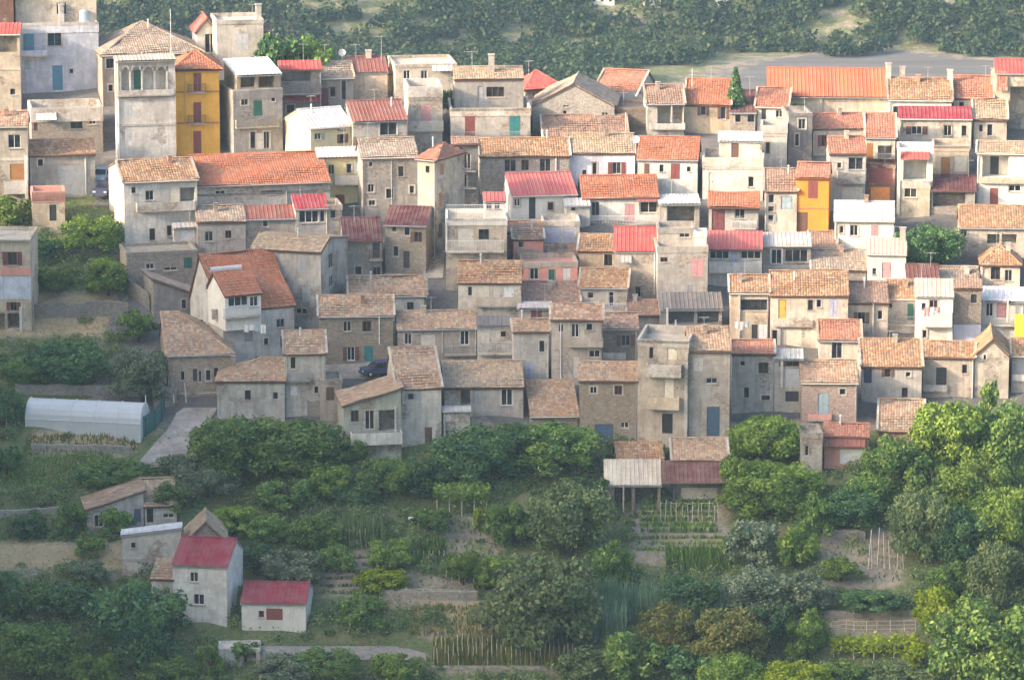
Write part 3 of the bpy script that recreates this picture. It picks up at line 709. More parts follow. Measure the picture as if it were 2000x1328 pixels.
def town():
    # ================================================================ the town, house by house (photo columns and rows)
    H = house
    # --- upper left
    h = H('cream house with open dark loggia under a red roof at the left edge', -40, 40, 66, 215, 'red', 'shed', 46, 'cream', 4, ops=[('o', -20, 70, 33, 104), ('band', 134, 138, 'beige')])
    H('brown brick house cut by the upper left corner', -60, 27, -60, 172, 'old', 'flat', None, 'brown', 4, depth=6)
    h = H('white house with blue shutters and blue door above the stone terrace', 41, 193, 50, 180, 'old', 'flat', None, 'bluewhite', 9, depth=8, parapet=.8, clutter=False,
      ops=[('w', 93, 64, 120, 91, 'blue'), ('d', 103, 128, 122, 177, 'blue'), ('s', 46, 62, 66, 106, 'blue'), ('b', 42, 92, 110, 100, 'bluewhite'), ('w', 136, 135, 143, 144), ('s', 48, 117, 60, 137, 'lblue'), ('band', 46, 53, 'lgrey')], extras=[('chimney', 120, 10, 45), ('tank', 165, 22, 45)])
    H('', 30, 188, -40, 46, 'old', 'flat', None, 'cream', 9, depth=4, under=h, name='upper_storey', Yd=h.location.y + 3.2, ops=[('w', 110, 5, 130, 30, 'white')])
    H('dark stone house under the white edged terrace', 62, 201, 214, 305, 'old', 'flat', None, 'stone', 9, depth=7, parapet=1.3, pcol='lgrey',
      ops=[('w', 138, 229, 161, 252), ('d', 66, 229, 73, 256, 'maroon'), ('a', 71, 222, 111, 236, 'white', .8), ('band', 211, 216, 'white')])
    H('low grey house with a narrow sunlit tile roof beside the alley', 58, 186, 301, 388, 'oldlit', 'gable', 273, 'grey', 9, ops=[('p', 112, 322, 168, 382, 'grey'), ('pipe', 168, 305, 380, 'white')])
    H('small beige house with one tiny window left of the garage', 57, 108, 312, 382, 'old', 'flat', None, 'beige', 9, depth=3.5, parapet=.3, ops=[('w', 79, 349, 88, 366, 'white')])
    H('small pink terraced house with a dark doorway above the garden', 63, 127, 376, 456, 'old', 'flat', None, 'warm', 6, depth=4, parapet=.9, pcol='pink', ops=[('d', 97, 400, 110, 432, 'dark'), ('band', 374, 396, 'pink')])
    H('cream house with ochre shutters and white balcony at the left edge', -30, 55, 246, 398, 'old', 'gable', 218, 'cream', 4,
      ops=[('w', 16, 263, 40, 290, 'white'), ('p', 20, 320, 47, 352, 'wood'), ('b', 8, 52, 377, 355, 'white'), ('c', 49, 55, 305, 395, 'white', .9), ('band', 310, 315, 'lgrey')])
    H('flat roofed house with white roof railing and pink stripe, left edge', -50, 60, 468, 648, 'old', 'flat', None, 'warm', 2, depth=7, parapet=.35,
      ops=[('w', 15, 492, 33, 518), ('band', 522, 538, 'pink'), ('band', 540, 584, 'bluewhite'), ('w', 20, 590, 33, 607), ('o', -30, 612, 9, 645), ('o', 15, 612, 38, 641), ('c', 39, 44, 600, 660, 'white', .1), ('b', -50, 58, 468, 446, 'r_white', .3)])
    H('hipped old brown tile house at the top behind the arcaded building', 200, 398, 104, 200, 'oldgrey', 'hip', 42, 'grey', 12)
    h = H('grey apartment house with white arched loggia on its top floor', 228, 343, 116, 322, 'palebeige', 'shed', 108, 'lgrey', 10, over=.5, pitch=.1, clutter=False,
      ops=[('o', 236, 130, 328, 178, 'green'), ('b', 230, 340, 188, 178, 'lgrey', .35), ('band', 188, 192, 'grey'), ('band', 243, 248, 'grey'), ('s', 243, 200, 258, 232, 'lgrey'), ('s', 244, 253, 256, 276, 'lgrey'), ('pipe', 233, 118, 312, 'white'),
           ('c', 234, 237, 140, 178, 'white'), ('c', 253, 256, 140, 178, 'white'), ('c', 276, 279, 140, 178, 'white'), ('c', 301, 304, 140, 178, 'white'), ('c', 325, 328, 140, 178, 'white'),
           ('arch', 237, 253, 130, 141, 'white'), ('arch', 256, 276, 130, 141, 'white'), ('arch', 279, 301, 130, 141, 'white'), ('arch', 304, 325, 130, 141, 'white')], extras=[('pole', 334, 18, 100, 1.0)])
    H('tall ochre yellow house with three brown shutter doors in a column', 344, 429, 133, 306, 'orange', 'hip', 98, 'yellow', 8, over=.4, clutter=False,
      ops=[('s', 378, 143, 393, 179, 'red'), ('s', 378, 200, 393, 241, 'red'), ('s', 378, 256, 393, 300, 'red'), ('band', 179, 182, 'wood'), ('band', 240, 243, 'wood'), ('pipe', 362, 140, 245, 'yellow'), ('b', 368, 402, 181, 165, 'r_brown', .5), ('b', 368, 402, 242, 226, 'r_brown', .5)])
    h = H('light grey block with blank wall on the skyline, left of the treetops', 424, 515, 40, 170, 'old', 'flat', None, 'lgrey', 10, depth=6, parapet=.4, ops=[('s', 463, 66, 485, 98, 'lgrey')], extras=[('chimney', 505, 10, 40)])
    H('narrow white house end with small red gable roof on the skyline', 385, 426, 60, 150, 'redt', 'side', 36, 'white', 10, depth=5, ops=[('w', 400, 66, 421, 104, 'white')], over=.3)
    H('', 500, 530, 60, 110, 'brown', 'gable', 50, 'lgrey', 10, under=h, name='side_wing', Yd=h.location.y + 1)
    h = H('weathered house with white canopy over its roof terrace and green shutters', 456, 552, 176, 306, 'old', 'flat', None, 'grey', 16, depth=8, parapet=.9,
      ops=[('s', 495, 196, 512, 227, 'green'), ('b', 462, 546, 250, 236, 'gstone', .6), ('w', 489, 257, 499, 291, 'grey'), ('d', 500, 260, 514, 293, 'white'), ('w', 515, 257, 526, 291, 'grey'), ('band', 176, 180, 'lgrey')])
    H('', 462, 548, 144, 176, 'white', 'shed', 114, 'warm', 16, under=h, name='roof_pavilion', Yd=h.location.y + .8, pitch=.12, ext=.3, ops=[('o', 470, 148, 498, 172), ('o', 505, 148, 535, 172, 'wood')], over=.5)
    H('grey house with red roofed terrace full of plants', 547, 628, 134, 245, 'red', 'shed', 119, 'grey', 8, over=.3, ops=[('o', 550, 137, 606, 160), ('b', 548, 628, 184, 168, 'gstone', .8), ('a', 552, 190, 626, 200, 'crimson', .7), ('w', 560, 205, 575, 222)])
    H('old brown roofed house with maroon door behind the white pavilion', 612, 690, 152, 235, 'oldgrey', 'gable', 121, 'grey', 8, ops=[('d', 627, 172, 641, 207, 'maroon'), ('w', 667, 158, 676, 196, 'grey'), ('w', 645, 170, 655, 190)])
    H('faded red roof with tall aerial on the skyline', 684, 757, 140, 200, 'rust', 'gable', 111, 'beige', 8, extras=[('antenna', 745, 70, 130, 2.0), ('dish', 668, 103, 122, 2.5), ('chimney', 720, 100, 118, 3)])
    H('plain ochre wall house below the faded red roof', 682, 770, 152, 205, 'old', 'sideshed', None, 'ochre', 6, ye2=142, depth=5, ops=[('pipe', 763, 130, 190, 'yellow')])
    H('pale cream house with two dark windows on the skyline', 772, 892, 126, 200, 'old', 'flat', None, 'cream', 6, depth=7, parapet=.3, ops=[('w', 788, 138, 801, 163, 'white'), ('w', 822, 138, 835, 166, 'white'), ('a', 845, 128, 885, 140, 'white', .5)], extras=[('antenna', 922, 100, 130, 3)])
    H('house with brick red lean-to roof and a big dark window', 690, 795, 234, 345, 'rust', 'gable', 197, 'lgrey', 14, over=.3, ops=[('w', 742, 239, 775, 265, 'grey'), ('band', 268, 300, 'stone')])
    H('grey house with solid balcony and pinkish shutter', 798, 864, 170, 300, 'old', 'flat', None, 'lgrey', 4, depth=6, parapet=1.1, ops=[('s', 822, 205, 842, 240, 'pink'), ('b', 798, 866, 256, 238, 'lgrey', .8), ('band', 192, 197, 'grey')])
    h = H('pale yellow house with sunlit cream side and white pink roof', 607, 690, 247, 345, 'white', 'gable', 212, 'pyellow', 24, depth=7.5, ops=[('w', 614, 260, 627, 274, 'cream'), ('w', 661, 246, 673, 256, 'cream'), ('w', 664, 262, 674, 280)])
    H('pale yellow house with white balcony below the white roof', 622, 708, 305, 428, 'white', 'shed', 288, 'pyellow', 10,
      ops=[('w', 641, 322, 653, 341, 'grey'), ('w', 677, 320, 687, 339, 'grey'), ('d', 690, 316, 703, 340, 'white'), ('b', 654, 710, 361, 344, 'clean', .7), ('s', 655, 380, 673, 401, 'red')])
    H('tall grey plaster house with scattered small windows', 708, 816, 306, 432, 'oldgrey', 'gable', 270, 'grey', 8,
      ops=[('w', 778, 325, 788, 345), ('w', 718, 360, 731, 376), ('w', 720, 391, 733, 402), ('w', 800, 363, 809, 378), ('pipe', 765, 312, 410, 'grey')])
    H('tall beige corner house with old red roof and warm right side', 816, 851, 310, 500, 'salmon', 'hip', 278, 'cream', -32, depth=6, over=.3, ops=[], rops=[('s', 860, 318, 867, 343, 'wood'), ('s', 857, 375, 864, 405, 'wood'), ('s', 857, 436, 864, 465, 'brown')])
    H('dark narrow house with stacked balconies in the alley gap', 884, 934, 280, 402, 'brown', 'shed', 268, 'dgrey', 6, ops=[('b', 888, 930, 335, 318, 'r_dark', .7), ('b', 888, 930, 368, 350, 'r_dark', .7), ('w', 905, 300, 920, 330), ('w', 898, 340, 912, 366)])
    # --- hall and its annexes
    h = H('long hall with smooth orange roof and grey wall, left of centre', 386, 645, 357, 452, 'orange', 'gable', 300, 'grey', 10, over=.35, ops=[('w', 420, 372, 440, 380), ('w', 520, 372, 540, 380), ('band', 380, 384, 'dgrey'), ('pipe', 560, 358, 400, 'grey')])
    h = H('white walled house with mottled orange roof joined to the long hall', 243, 386, 352, 488, 'oldlit', 'gable', 311, 'white', 12, depth=10,
      ops=[('p', 330, 364, 349, 396, 'cream'), ('b', 268, 382, 413, 398, 'lgrey', .8), ('w', 292, 446, 303, 470), ('w', 326, 440, 336, 462), ('d', 338, 440, 350, 464, 'white'), ('w', 284, 372, 300, 392), ('o', 352, 366, 380, 396)])
    H('grey lean-to of weathered sheets below the white walled house', 340, 386, 443, 502, 'grey', 'shed', 436, 'lgrey', 12, ops=[('p', 352, 450, 380, 488, 'lgrey')], name='lean_to', cat='shed')
    H('grey house with sagging grey tile roof under the long hall', 386, 480, 432, 498, 'oldgrey', 'gable', 402, 'grey', 10, ops=[('w', 400, 452, 416, 472), ('w', 440, 450, 452, 466)])
    H('house with faded red sheet roof and one dark window below the long hall', 472, 580, 426, 490, 'rust', 'shed', 402, 'grey', 10, ops=[('w', 513, 428, 524, 444, 'white')])
    h = H('glazed veranda with crimson roof and white window frames', 578, 640, 406, 486, 'crimson', 'shed', 380, 'lgrey', 10, ops=[('w', 584, 411, 622, 436, 'white'), ('w', 625, 411, 634, 434, 'white')])
    H('', 636, 668, 401, 478, 'old', 'flat', None, 'lgrey', 10, under=h, name='side_wing', depth=4, Yd=h.location.y + .5, ops=[('w', 645, 409, 656, 427, 'grey')])
    H('long grey basement wall house with slit openings under the white walled house', 248, 386, 491, 556, 'old', 'flat', None, 'gstone', 12, depth=5, parapet=.3, ops=[('w', 285, 514, 301, 526), ('w', 320, 521, 346, 529)])
    H('beige tile roofed corner house with tall windows on its right side', 492, 627, 488, 640, 'yold', 'gable', 460, 'lgrey', -14, depth=9,
      ops=[('s', 582, 497, 597, 528, 'grey'), ('s', 590, 561, 606, 588, 'grey'), ('w', 578, 603, 600, 613), ('d', 579, 622, 597, 647, 'grey')], rops=[('w', 642, 492, 650, 526), ('w', 643, 536, 650, 562)])
    H('stone house with dark red roof and dark wooden balcony', 672, 746, 468, 548, 'darkred', 'gable', 426, 'gstone', 6, over=.3, ops=[('w', 694, 520, 706, 536), ('w', 728, 522, 743, 539), ('b', 722, 748, 508, 490, 'r_brown', .8), ('d', 728, 474, 742, 504, 'dark')])
    H('stone house with dark red roof leaning against the beige corner house', 752, 832, 438, 538, 'darkred', 'gable', 404, 'stone', -8, over=.3, ops=[('w', 765, 441, 774, 453), ('w', 789, 444, 801, 461, 'white'), ('w', 768, 481, 778, 501), ('d', 788, 491, 800, 524, 'dark')])
    # --- centre top
    h = H('grey house with red door and green shutters below the roof terrace', 880, 1036, 212, 292, 'old', 'flat', None, 'lgrey', 4, depth=8, parapet=.8,
      ops=[('s', 908, 225, 928, 271, 'red'), ('s', 995, 222, 1016, 266, 'teal'), ('b', 890, 1030, 274, 258, 'r_grey', .5), ('band', 212, 218, 'grey')])
    H('', 888, 1022, 153, 208, 'yold', 'gable', 131, 'grey', 4, under=h, name='upper_storey', Yd=h.location.y + 3.5, ops=[('d', 933, 169, 946, 204, 'grey'), ('w', 950, 170, 985, 190)], extras=[('chimney', 960, 108, 140)])
    H('red roofed house with hipped roof on the skyline right of centre', 1026, 1104, 172, 215, 'redt', 'hip', 137, 'brown', 22, pitch=.5)
    H('big grey stone gable house with tiled lower roof', 1040, 1200, 205, 290, 'oldgrey', 'side', 163, 'gstone', -6, depth=8, ops=[('w', 1100, 195, 1112, 210)])
    H('low house with worn brown roof in front of the big stone gable', 1062, 1226, 268, 305, 'brown', 'gable', 225, 'gstone', 4, extras=[('pole', 1222, 220, 262, 1)])
    H('dark stone ruin wall beside the worn brown roof', 1204, 1276, 210, 285, 'old', 'flat', None, 'bstone', -4, depth=5, parapet=.3)
    H('house with salmon orange roof and sunlit cream gable on the skyline', 1156, 1240, 187, 235, 'salmon', 'gable', 137, 'cream', -14, depth=9, ops=[('w', 1190, 195, 1200, 210)])
    H('ramshackle house with brown grey roof and open dark porch', 1264, 1336, 202, 268, 'brown', 'gable', 166, 'lgrey', 2, ops=[('o', 1284, 208, 1334, 246), ('b', 1270, 1338, 252, 244, 'lgrey', .6), ('c', 1310, 1313, 206, 250, 'white', .1)])
    H('stone house with smooth orange roof beside the cypress', 1338, 1426, 204, 262, 'orange', 'gable', 155, 'warm', -4, ops=[('w', 1368, 208, 1379, 226, 'grey'), ('w', 1407, 205, 1418, 233, 'grey')], extras=[('pole', 1352, 134, 160, 3)])
    H('small house with dull maroon roof between two orange roofs', 1426, 1476, 219, 265, 'maroon', 'gable', 177, 'gstone', 0, ops=[('w', 1436, 225, 1447, 239), ('w', 1460, 223, 1474, 239)])
    h = H('cream house with orange roof and white walled terrace', 1476, 1538, 208, 268, 'salmon', 'gable', 172, 'white', -5, ops=[('d', 1487, 214, 1496, 240, 'dark'), ('w', 1515, 216, 1528, 230)])
    H('tall white house front with white terrace wall left of the grey stair tower', 1486, 1537, 246, 330, 'old', 'flat', None, 'white', -5, depth=4, parapet=.8, ops=[('w', 1495, 278, 1504, 301, 'grey'), ('band', 262, 267, 'lgrey')])
    H('long warehouse with vivid orange ribbed roof on the skyline', 1500, 1737, 186, 232, 'vivid', 'gable', 134, 'cream', -2, over=.4, clutter=False, ops=[('band', 186, 198, 'warm'), ('w', 1560, 204, 1572, 214), ('c', 1600, 1606, 190, 232, 'beige', .05)])
    H('house with pale yellow tile roof beside the long warehouse', 1736, 1858, 195, 262, 'oldlit', 'gable', 153, 'clean', -3, extras=[('chimney', 1735, 125, 150, 4.5), ('chimney', 1762, 132, 152, 5)])
    H('house with plain salmon roof between white chimneys', 1862, 1938, 191, 255, 'salmon', 'gable', 149, 'cream', -3, extras=[('chimney', 1855, 138, 165, 3), ('chimney', 1940, 135, 165, 3)])
    H('cream house with red roof and huge dark opening at the right edge', 1944, 2060, 143, 275, 'red', 'gable', 117, 'cream', -3, ops=[('o', 1972, 170, 2040, 226), ('b', 1968, 2050, 262, 232, 'lgrey', .6), ('a', 1946, 140, 1968, 178, 'salmon', .4)])
    H('cream house with crimson sheet roof below the warehouse', 1757, 1897, 231, 290, 'crimson', 'shed', 209, 'cream', -5, ops=[('w', 1780, 247, 1801, 263, 'white'), ('w', 1843, 245, 1859, 266, 'cream'), ('w', 1878, 246, 1888, 266)])
    H('white parapet house behind the crimson sheet roof', 1722, 1898, 199, 250, 'old', 'flat', None, 'white', -5, depth=4, parapet=.4)
    H('cream house with old vertical tile roof near the right edge', 1902, 1966, 233, 290, 'yold', 'gable', 195, 'cream', -5, ops=[('w', 1928, 243, 1939, 266, 'grey'), ('w', 1912, 244, 1920, 258)])
    H('dark grey concrete stair tower in the upper right', 1540, 1586, 222, 318, 'old', 'flat', None, 'dgrey', 4, depth=5, parapet=.3, ops=[('w', 1553, 262, 1560, 285)])
    H('house with shaded brown roof and orange lower edge', 1588, 1690, 250, 300, 'salmon', 'gable', 222, 'lgrey', 3)
    H('cream house with ribbed orange roof above a white balcony', 1691, 1748, 268, 352, 'salmon', 'gable', 222, 'cream', -5, ops=[('s', 1692, 280, 1706, 312, 'wood'), ('o', 1714, 285, 1742, 312), ('b', 1708, 1748, 316, 300, 'r_white', .6)])
    H('maroon shuttered garage front between two cream houses', 1692, 1748, 322, 398, 'old', 'flat', None, 'brown', -4, depth=3.5, parapet=.3, ops=[('p', 1696, 326, 1744, 358, 'maroon'), ('p', 1700, 366, 1738, 394, 'orange')])
    H('white house with orange roof and grey double window', 1620, 1690, 299, 412, 'salmon', 'gable', 267, 'white', -2, ops=[('w', 1635, 318, 1644, 329, 'white'), ('w', 1657, 308, 1686, 332, 'grey'), ('b', 1636, 1690, 357, 337, 'lgrey', .7), ('p', 1644, 366, 1686, 396, 'cream')])
    H('small orange painted house with brown shutters', 1555, 1618, 347, 455, 'salmon', 'gable', 318, 'orange', -8, clutter=False, ops=[('s', 1578, 355, 1598, 388, 'red'), ('band', 405, 408, 'wood'), ('d', 1556, 415, 1578, 452, 'brown')])
    H('beige house with dusky tile roof left of the orange painted house', 1494, 1556, 372, 456, 'brown', 'gable', 330, 'warm', -3, ops=[('w', 1501, 380, 1512, 397), ('w', 1500, 403, 1512, 414, 'grey'), ('w', 1500, 420, 1511, 434), ('d', 1525, 384, 1548, 410, 'lblue')])
    h = H('white terraced house with pale walls below the stone porch', 1372, 1490, 309, 388, 'old', 'flat', None, 'white', -4, depth=6, parapet=.9, pcol='cream', ops=[('d', 1384, 338, 1394, 374, 'pale'), ('w', 1461, 345, 1473, 366, 'pale'), ('band', 325, 331, 'lgrey')])
    H('', 1404, 1488, 274, 312, 'white', 'shed', 258, 'cream', -4, under=h, name='upper_storey', Yd=h.location.y + 3.4, ops=[('d', 1428, 280, 1443, 308, 'brown'), ('p', 1446, 282, 1484, 306, 'cream')])
    H('house with smooth orange awning roof over a dark window', 1384, 1482, 400, 458, 'orange', 'shed', 374, 'lgrey', -4, over=.6, ops=[('d', 1390, 410, 1416, 450, 'maroon'), ('w', 1435, 403, 1455, 427, 'grey'), ('b', 1428, 1477, 446, 432, 'r_white', .6)])
    H('flat topped house with pale pink canopy and big dark opening', 1288, 1366, 396, 446, 'white', 'shed', 380, 'grey', 0, pitch=.1, over=.5, ops=[('o', 1304, 402, 1357, 440), ('c', 1298, 1302, 398, 446, 'lgrey', .1)])
    h = H('tall blotched grey concrete house with balcony ledge, right of centre', 1284, 1382, 482, 615, 'old', 'flat', None, 'grey', 0, depth=5, parapet=.6, ops=[('s', 1350, 505, 1374, 541, 'pink'), ('w', 1290, 503, 1304, 512), ('s', 1338, 556, 1352, 590, 'grey')])
    H('', 1285, 1356, 446, 486, 'old', 'flat', None, 'grey', 0, under=h, name='upper_storey', Yd=h.location.y + 2.5, depth=4, ops=[('w', 1327, 450, 1347, 464)])
    H('', 1357, 1380, 453, 488, 'old', 'flat', None, 'white', 0, under=h, name='stair_head', Yd=h.location.y + 1.5, depth=2)
    # --- centre rows
    H('stone house with sunlit old tile roof above dark windows, top centre', 938, 1112, 304, 378, 'oldlit', 'gable', 270, 'gstone', 5, ops=[('w', 985, 312, 1008, 336, 'grey'), ('w', 1054, 310, 1076, 336, 'grey'), ('pipe', 1086, 306, 345, 'white')])
    H('pale blue white house with yellow tile roof, top centre', 1106, 1240, 298, 368, 'yold', 'gable', 262, 'bluewhite', 4, ops=[('w', 1157, 318, 1166, 341, 'grey'), ('w', 1196, 317, 1213, 340, 'grey'), ('w', 1137, 332, 1146, 343, 'white')])
    H('white house with orange roof and reddish doors, top centre', 1245, 1362, 311, 390, 'orange', 'gable', 268, 'white', -6, ops=[('s', 1258, 320, 1269, 346, 'brown'), ('w', 1288, 322, 1296, 336), ('s', 1310, 320, 1328, 350, 'red')], extras=[('dish', 1242, 272, 285, 1)])
    H('white house with clean red roof and sunlit white gable', 1001, 1126, 379, 445, 'pinkred', 'gable', 338, 'clean', 10, over=.3, ops=[('d', 1033, 381, 1046, 428, 'dark'), ('w', 1070, 395, 1081, 411, 'red'), ('w', 1004, 388, 1016, 404, 'white'), ('pipe', 993, 380, 440, 'white')])
    H('white house with orange tile roof and glazed balcony', 1138, 1286, 385, 445, 'orange', 'gable', 343, 'white', 3, ops=[('w', 1155, 394, 1171, 422, 'grey'), ('s', 1220, 398, 1240, 432, 'pink'), ('w', 1250, 394, 1284, 416, 'cream'), ('b', 1150, 1286, 438, 422, 'r_white', .6), ('a', 1244, 388, 1290, 394, 'pinkred', .7)])
    H('small white house with a projecting grey roof slab between the red and orange roofs', 1104, 1152, 400, 450, 'grey', 'shed', 388, 'white', 5, ops=[('w', 1116, 402, 1124, 412), ('p', 1106, 422, 1136, 442, 'lilac')])
    h = H('house with white balustraded roof terrace and long balcony', 871, 990, 432, 565, 'old', 'flat', None, 'warm', 3, depth=7, parapet=.4, pcol='clean',
      ops=[('b', 871, 988, 428, 400, 'r_white', .15), ('d', 893, 446, 926, 482, 'pale'), ('w', 935, 448, 955, 468), ('b', 872, 984, 492, 470, 'r_white', .8), ('c', 870, 874, 434, 492, 'clean', .1), ('d', 940, 515, 960, 550, 'grey')])
    H('', 946, 987, 392, 432, 'pinkred', 'shed', 376, 'clean', 3, under=h, name='roof_pavilion', Yd=h.location.y + 2.5, ext=.4, ops=[('w', 950, 396, 960, 408), ('w', 966, 396, 976, 408)])
    H('small salmon pink house with yellow awning', 1003, 1061, 466, 524, 'old', 'gable', 447, 'pink', 4, ops=[('a', 1010, 488, 1050, 506, 'yold', .8), ('w', 1012, 472, 1022, 484)])
    H('grey garage house with lilac doors under the white terrace', 1060, 1132, 432, 488, 'old', 'flat', None, 'lgrey', 3, depth=4, ops=[('p', 1065, 438, 1096, 476, 'lilac'), ('p', 1100, 446, 1122, 476, 'lilac')])
    H('low house with dusky brown roof below the lilac garage doors', 1060, 1128, 502, 545, 'brown', 'gable', 477, 'stone', 3)
    H('brown roofed house behind the salmon pink house', 992, 1060, 452, 500, 'brown', 'gable', 432, 'gstone', 4)
    H('beige house with yellowish old roof and square dark window', 1130, 1200, 489, 540, 'oldlit', 'gable', 458, 'warm', -3, ops=[('w', 1180, 497, 1196, 519)])
    H('beige house with bright red sheet roof, centre', 1200, 1283, 489, 600, 'red', 'gable', 444, 'beige', -3, over=.25, ops=[('a', 1213, 500, 1234, 514, 'grey', .5), ('pipe', 1278, 490, 575, 'white'), ('w', 1240, 560, 1252, 580)])
    H('cream house with mottled orange roof and cream balcony panels, centre', 895, 1017, 551, 645, 'oldlit', 'gable', 510, 'cream', -4, ops=[('w', 914, 560, 922, 578), ('p', 932, 558, 955, 590, 'cream'), ('p', 962, 560, 976, 590, 'pale'), ('d', 982, 560, 1004, 594, 'white'), ('b', 930, 1018, 597, 580, 'beige', .7)])
    h = H('pinkish house with flat terrace between two tile roofs, centre', 1020, 1128, 512, 572, 'old', 'flat', None, 'pink', 2, depth=5, parapet=.5, pcol='beige', ops=[('w', 1035, 524, 1052, 546), ('s', 1100, 524, 1114, 552, 'white')], extras=[('chimney', 1078, 515, 560, 1)])
    H('low beige house with long brown tile roof, centre', 1018, 1132, 589, 625, 'brown', 'gable', 550, 'beige', 0)
    H('light grey house with orange tile roof and slim white balcony door', 1132, 1224, 561, 625, 'oldlit', 'gable', 525, 'lgrey', -4, ops=[('w', 1189, 570, 1199, 598, 'white'), ('b', 1178, 1222, 606, 592, 'r_white', .5)])
    H('small house with dull brown roof right of the slim balcony door', 1226, 1288, 613, 645, 'brown', 'gable', 586, 'dgrey', 0)
    H('dark grey house with wide shaded porch behind white posts', 1290, 1410, 600, 655, 'slate', 'shed', 572, 'dgrey', 0, over=.4, ops=[('o', 1302, 603, 1356, 632), ('o', 1362, 603, 1404, 632), ('c', 1301, 1305, 602, 650, 'white', .3), ('c', 1318, 1321, 625, 650, 'white', .5)])
    H('beige house with tawny roof and long dark window strip', 1426, 1501, 571, 668, 'oldlit', 'gable', 537, 'warm', -3, ops=[('w', 1447, 585, 1499, 606, 'dark'), ('c', 1441, 1445, 574, 664, 'white', .1), ('d', 1468, 634, 1480, 662, 'dark'), ('s', 1482, 634, 1500, 662, 'white')])
    H('wide cream house with tawny roof and yellow door', 1504, 1656, 576, 682, 'oldlit', 'gable', 530, 'warm', -3, ops=[('d', 1520, 585, 1536, 622, 'yellow'), ('s', 1620, 582, 1636, 619, 'lilac'), ('w', 1578, 586, 1588, 606), ('w', 1595, 585, 1604, 600), ('b', 1510, 1588, 636, 630, 'lgrey', .4), ('p', 1534, 642, 1566, 678, 'cream'), ('c', 1519, 1524, 640, 682, 'lgrey', .05), ('w', 1508, 645, 1518, 676)])
    H('house with dark brown mottled roof beside the wide cream house', 1657, 1734, 590, 668, 'brown', 'gable', 550, 'warm', -3, ops=[('w', 1675, 610, 1690, 632, 'green'), ('c', 1703, 1706, 592, 660, 'white', .1), ('w', 1714, 606, 1724, 624)])
    H('grey fronted house with tawny roof and dark tall door', 1733, 1786, 582, 650, 'oldlit', 'gable', 547, 'lgrey', -3, ops=[('d', 1772, 593, 1785, 626, 'green'), ('w', 1736, 592, 1743, 602), ('b', 1734, 1788, 634, 618, 'r_grey', .5)])
    H('slim white house with brown slab roof and pinkish door', 1694, 1769, 495, 562, 'palebeige', 'shed', 466, 'clean', -4, ops=[('d', 1722, 513, 1741, 543, 'pink'), ('w', 1704, 524, 1711, 536)], extras=[('chimney', 1763, 446, 470, 2.5)])
    H('white house with bright white sheet roof, right of centre', 1630, 1745, 429, 494, 'white', 'gable', 394, 'clean', -3, over=.3, ops=[('w', 1660, 440, 1676, 461, 'pale'), ('s', 1701, 440, 1716, 461, 'pink'), ('w', 1640, 442, 1648, 456, 'white')])
    H('low house with grey slate coloured tile roof below the bright white roof', 1586, 1692, 526, 552, 'oldgrey', 'gable', 488, 'gstone', -2)
    H('small dusky tile roof squeezed left of the bright white roof', 1582, 1634, 488, 512, 'brown', 'gable', 452, 'gstone', -2)
    H('white house with pink red roof and row of white framed windows', 1382, 1488, 485, 560, 'pinkred', 'shed', 452, 'white', -4, over=.3, ops=[('w', 1386, 488, 1424, 506, 'white'), ('w', 1447, 488, 1486, 506, 'white'), ('b', 1384, 1488, 532, 512, 'white', .7), ('w', 1444, 514, 1452, 522), ('d', 1426, 490, 1440, 528, 'lilac')])
    H('grey glazed house with pale grey roof beside the pink red roof', 1489, 1583, 477, 540, 'grey', 'shed', 455, 'grey', -2, over=.3, ops=[('w', 1506, 487, 1527, 516, 'white'), ('w', 1533, 487, 1578, 512, 'grey'), ('b', 1490, 1584, 532, 518, 'grey', .6)])
    H('wide cream house with tawny old roof near the right edge', 1874, 2030, 444, 505, 'oldlit', 'gable', 402, 'cream', -3, ops=[('w', 1875, 450, 1889, 463), ('o', 1928, 458, 1986, 476), ('c', 1952, 1956, 456, 478, 'cream', .0)])
    H('small cream house with hipped old roof near the right edge', 1916, 1992, 516, 566, 'oldlit', 'hip', 478, 'cream', -5, ops=[('w', 1935, 522, 1954, 546, 'brown')])
    H('cream house with arched loggia and brown door, right edge', 1908, 2040, 299, 415, 'yold', 'gable', 277, 'clean', -5, ops=[('o', 1918, 306, 1970, 346, 'dark'), ('b', 1912, 2020, 356, 346, 'cream', .4), ('d', 1933, 368, 1950, 404, 'red'), ('w', 1970, 362, 1994, 374, 'white')])
    H('house with dark red awning roof over a shaded porch', 1818, 1905, 370, 420, 'darkred', 'shed', 342, 'grey', -3, over=.3, ops=[('o', 1822, 377, 1886, 404)])
    H('ochre walled house behind the dark red awning roof', 1822, 1892, 286, 362, 'old', 'flat', None, 'warm', -3, depth=5, ops=[('d', 1838, 308, 1856, 342, 'wood'), ('p', 1864, 306, 1888, 336, 'pale'), ('band', 284, 290, 'beige')])
    h = H('narrow white tower house with planted terrace and red awning', 1753, 1816, 355, 425, 'old', 'flat', None, 'cream', -4, depth=4, parapet=.7, ops=[('w', 1766, 364, 1791, 386, 'cream'), ('c', 1753, 1757, 290, 420, 'white', .05)])
    H('', 1753, 1822, 290, 355, 'old', 'flat', None, 'clean', -4, under=h, name='upper_storey', Yd=h.location.y + .6, depth=4, ops=[('o', 1764, 314, 1810, 352), ('a', 1757, 296, 1816, 312, 'red', .7)])
    H('cream house with beige slab roof and solid white balcony', 1788, 1861, 578, 675, 'palebeige', 'shed', 545, 'clean', -3, ops=[('w', 1815, 586, 1832, 608, 'pink'), ('w', 1800, 592, 1808, 604), ('b', 1797, 1859, 636, 612, 'white', .8), ('p', 1812, 642, 1850, 666, 'pale'), ('w', 1766 + 36, 645, 1810, 660)])
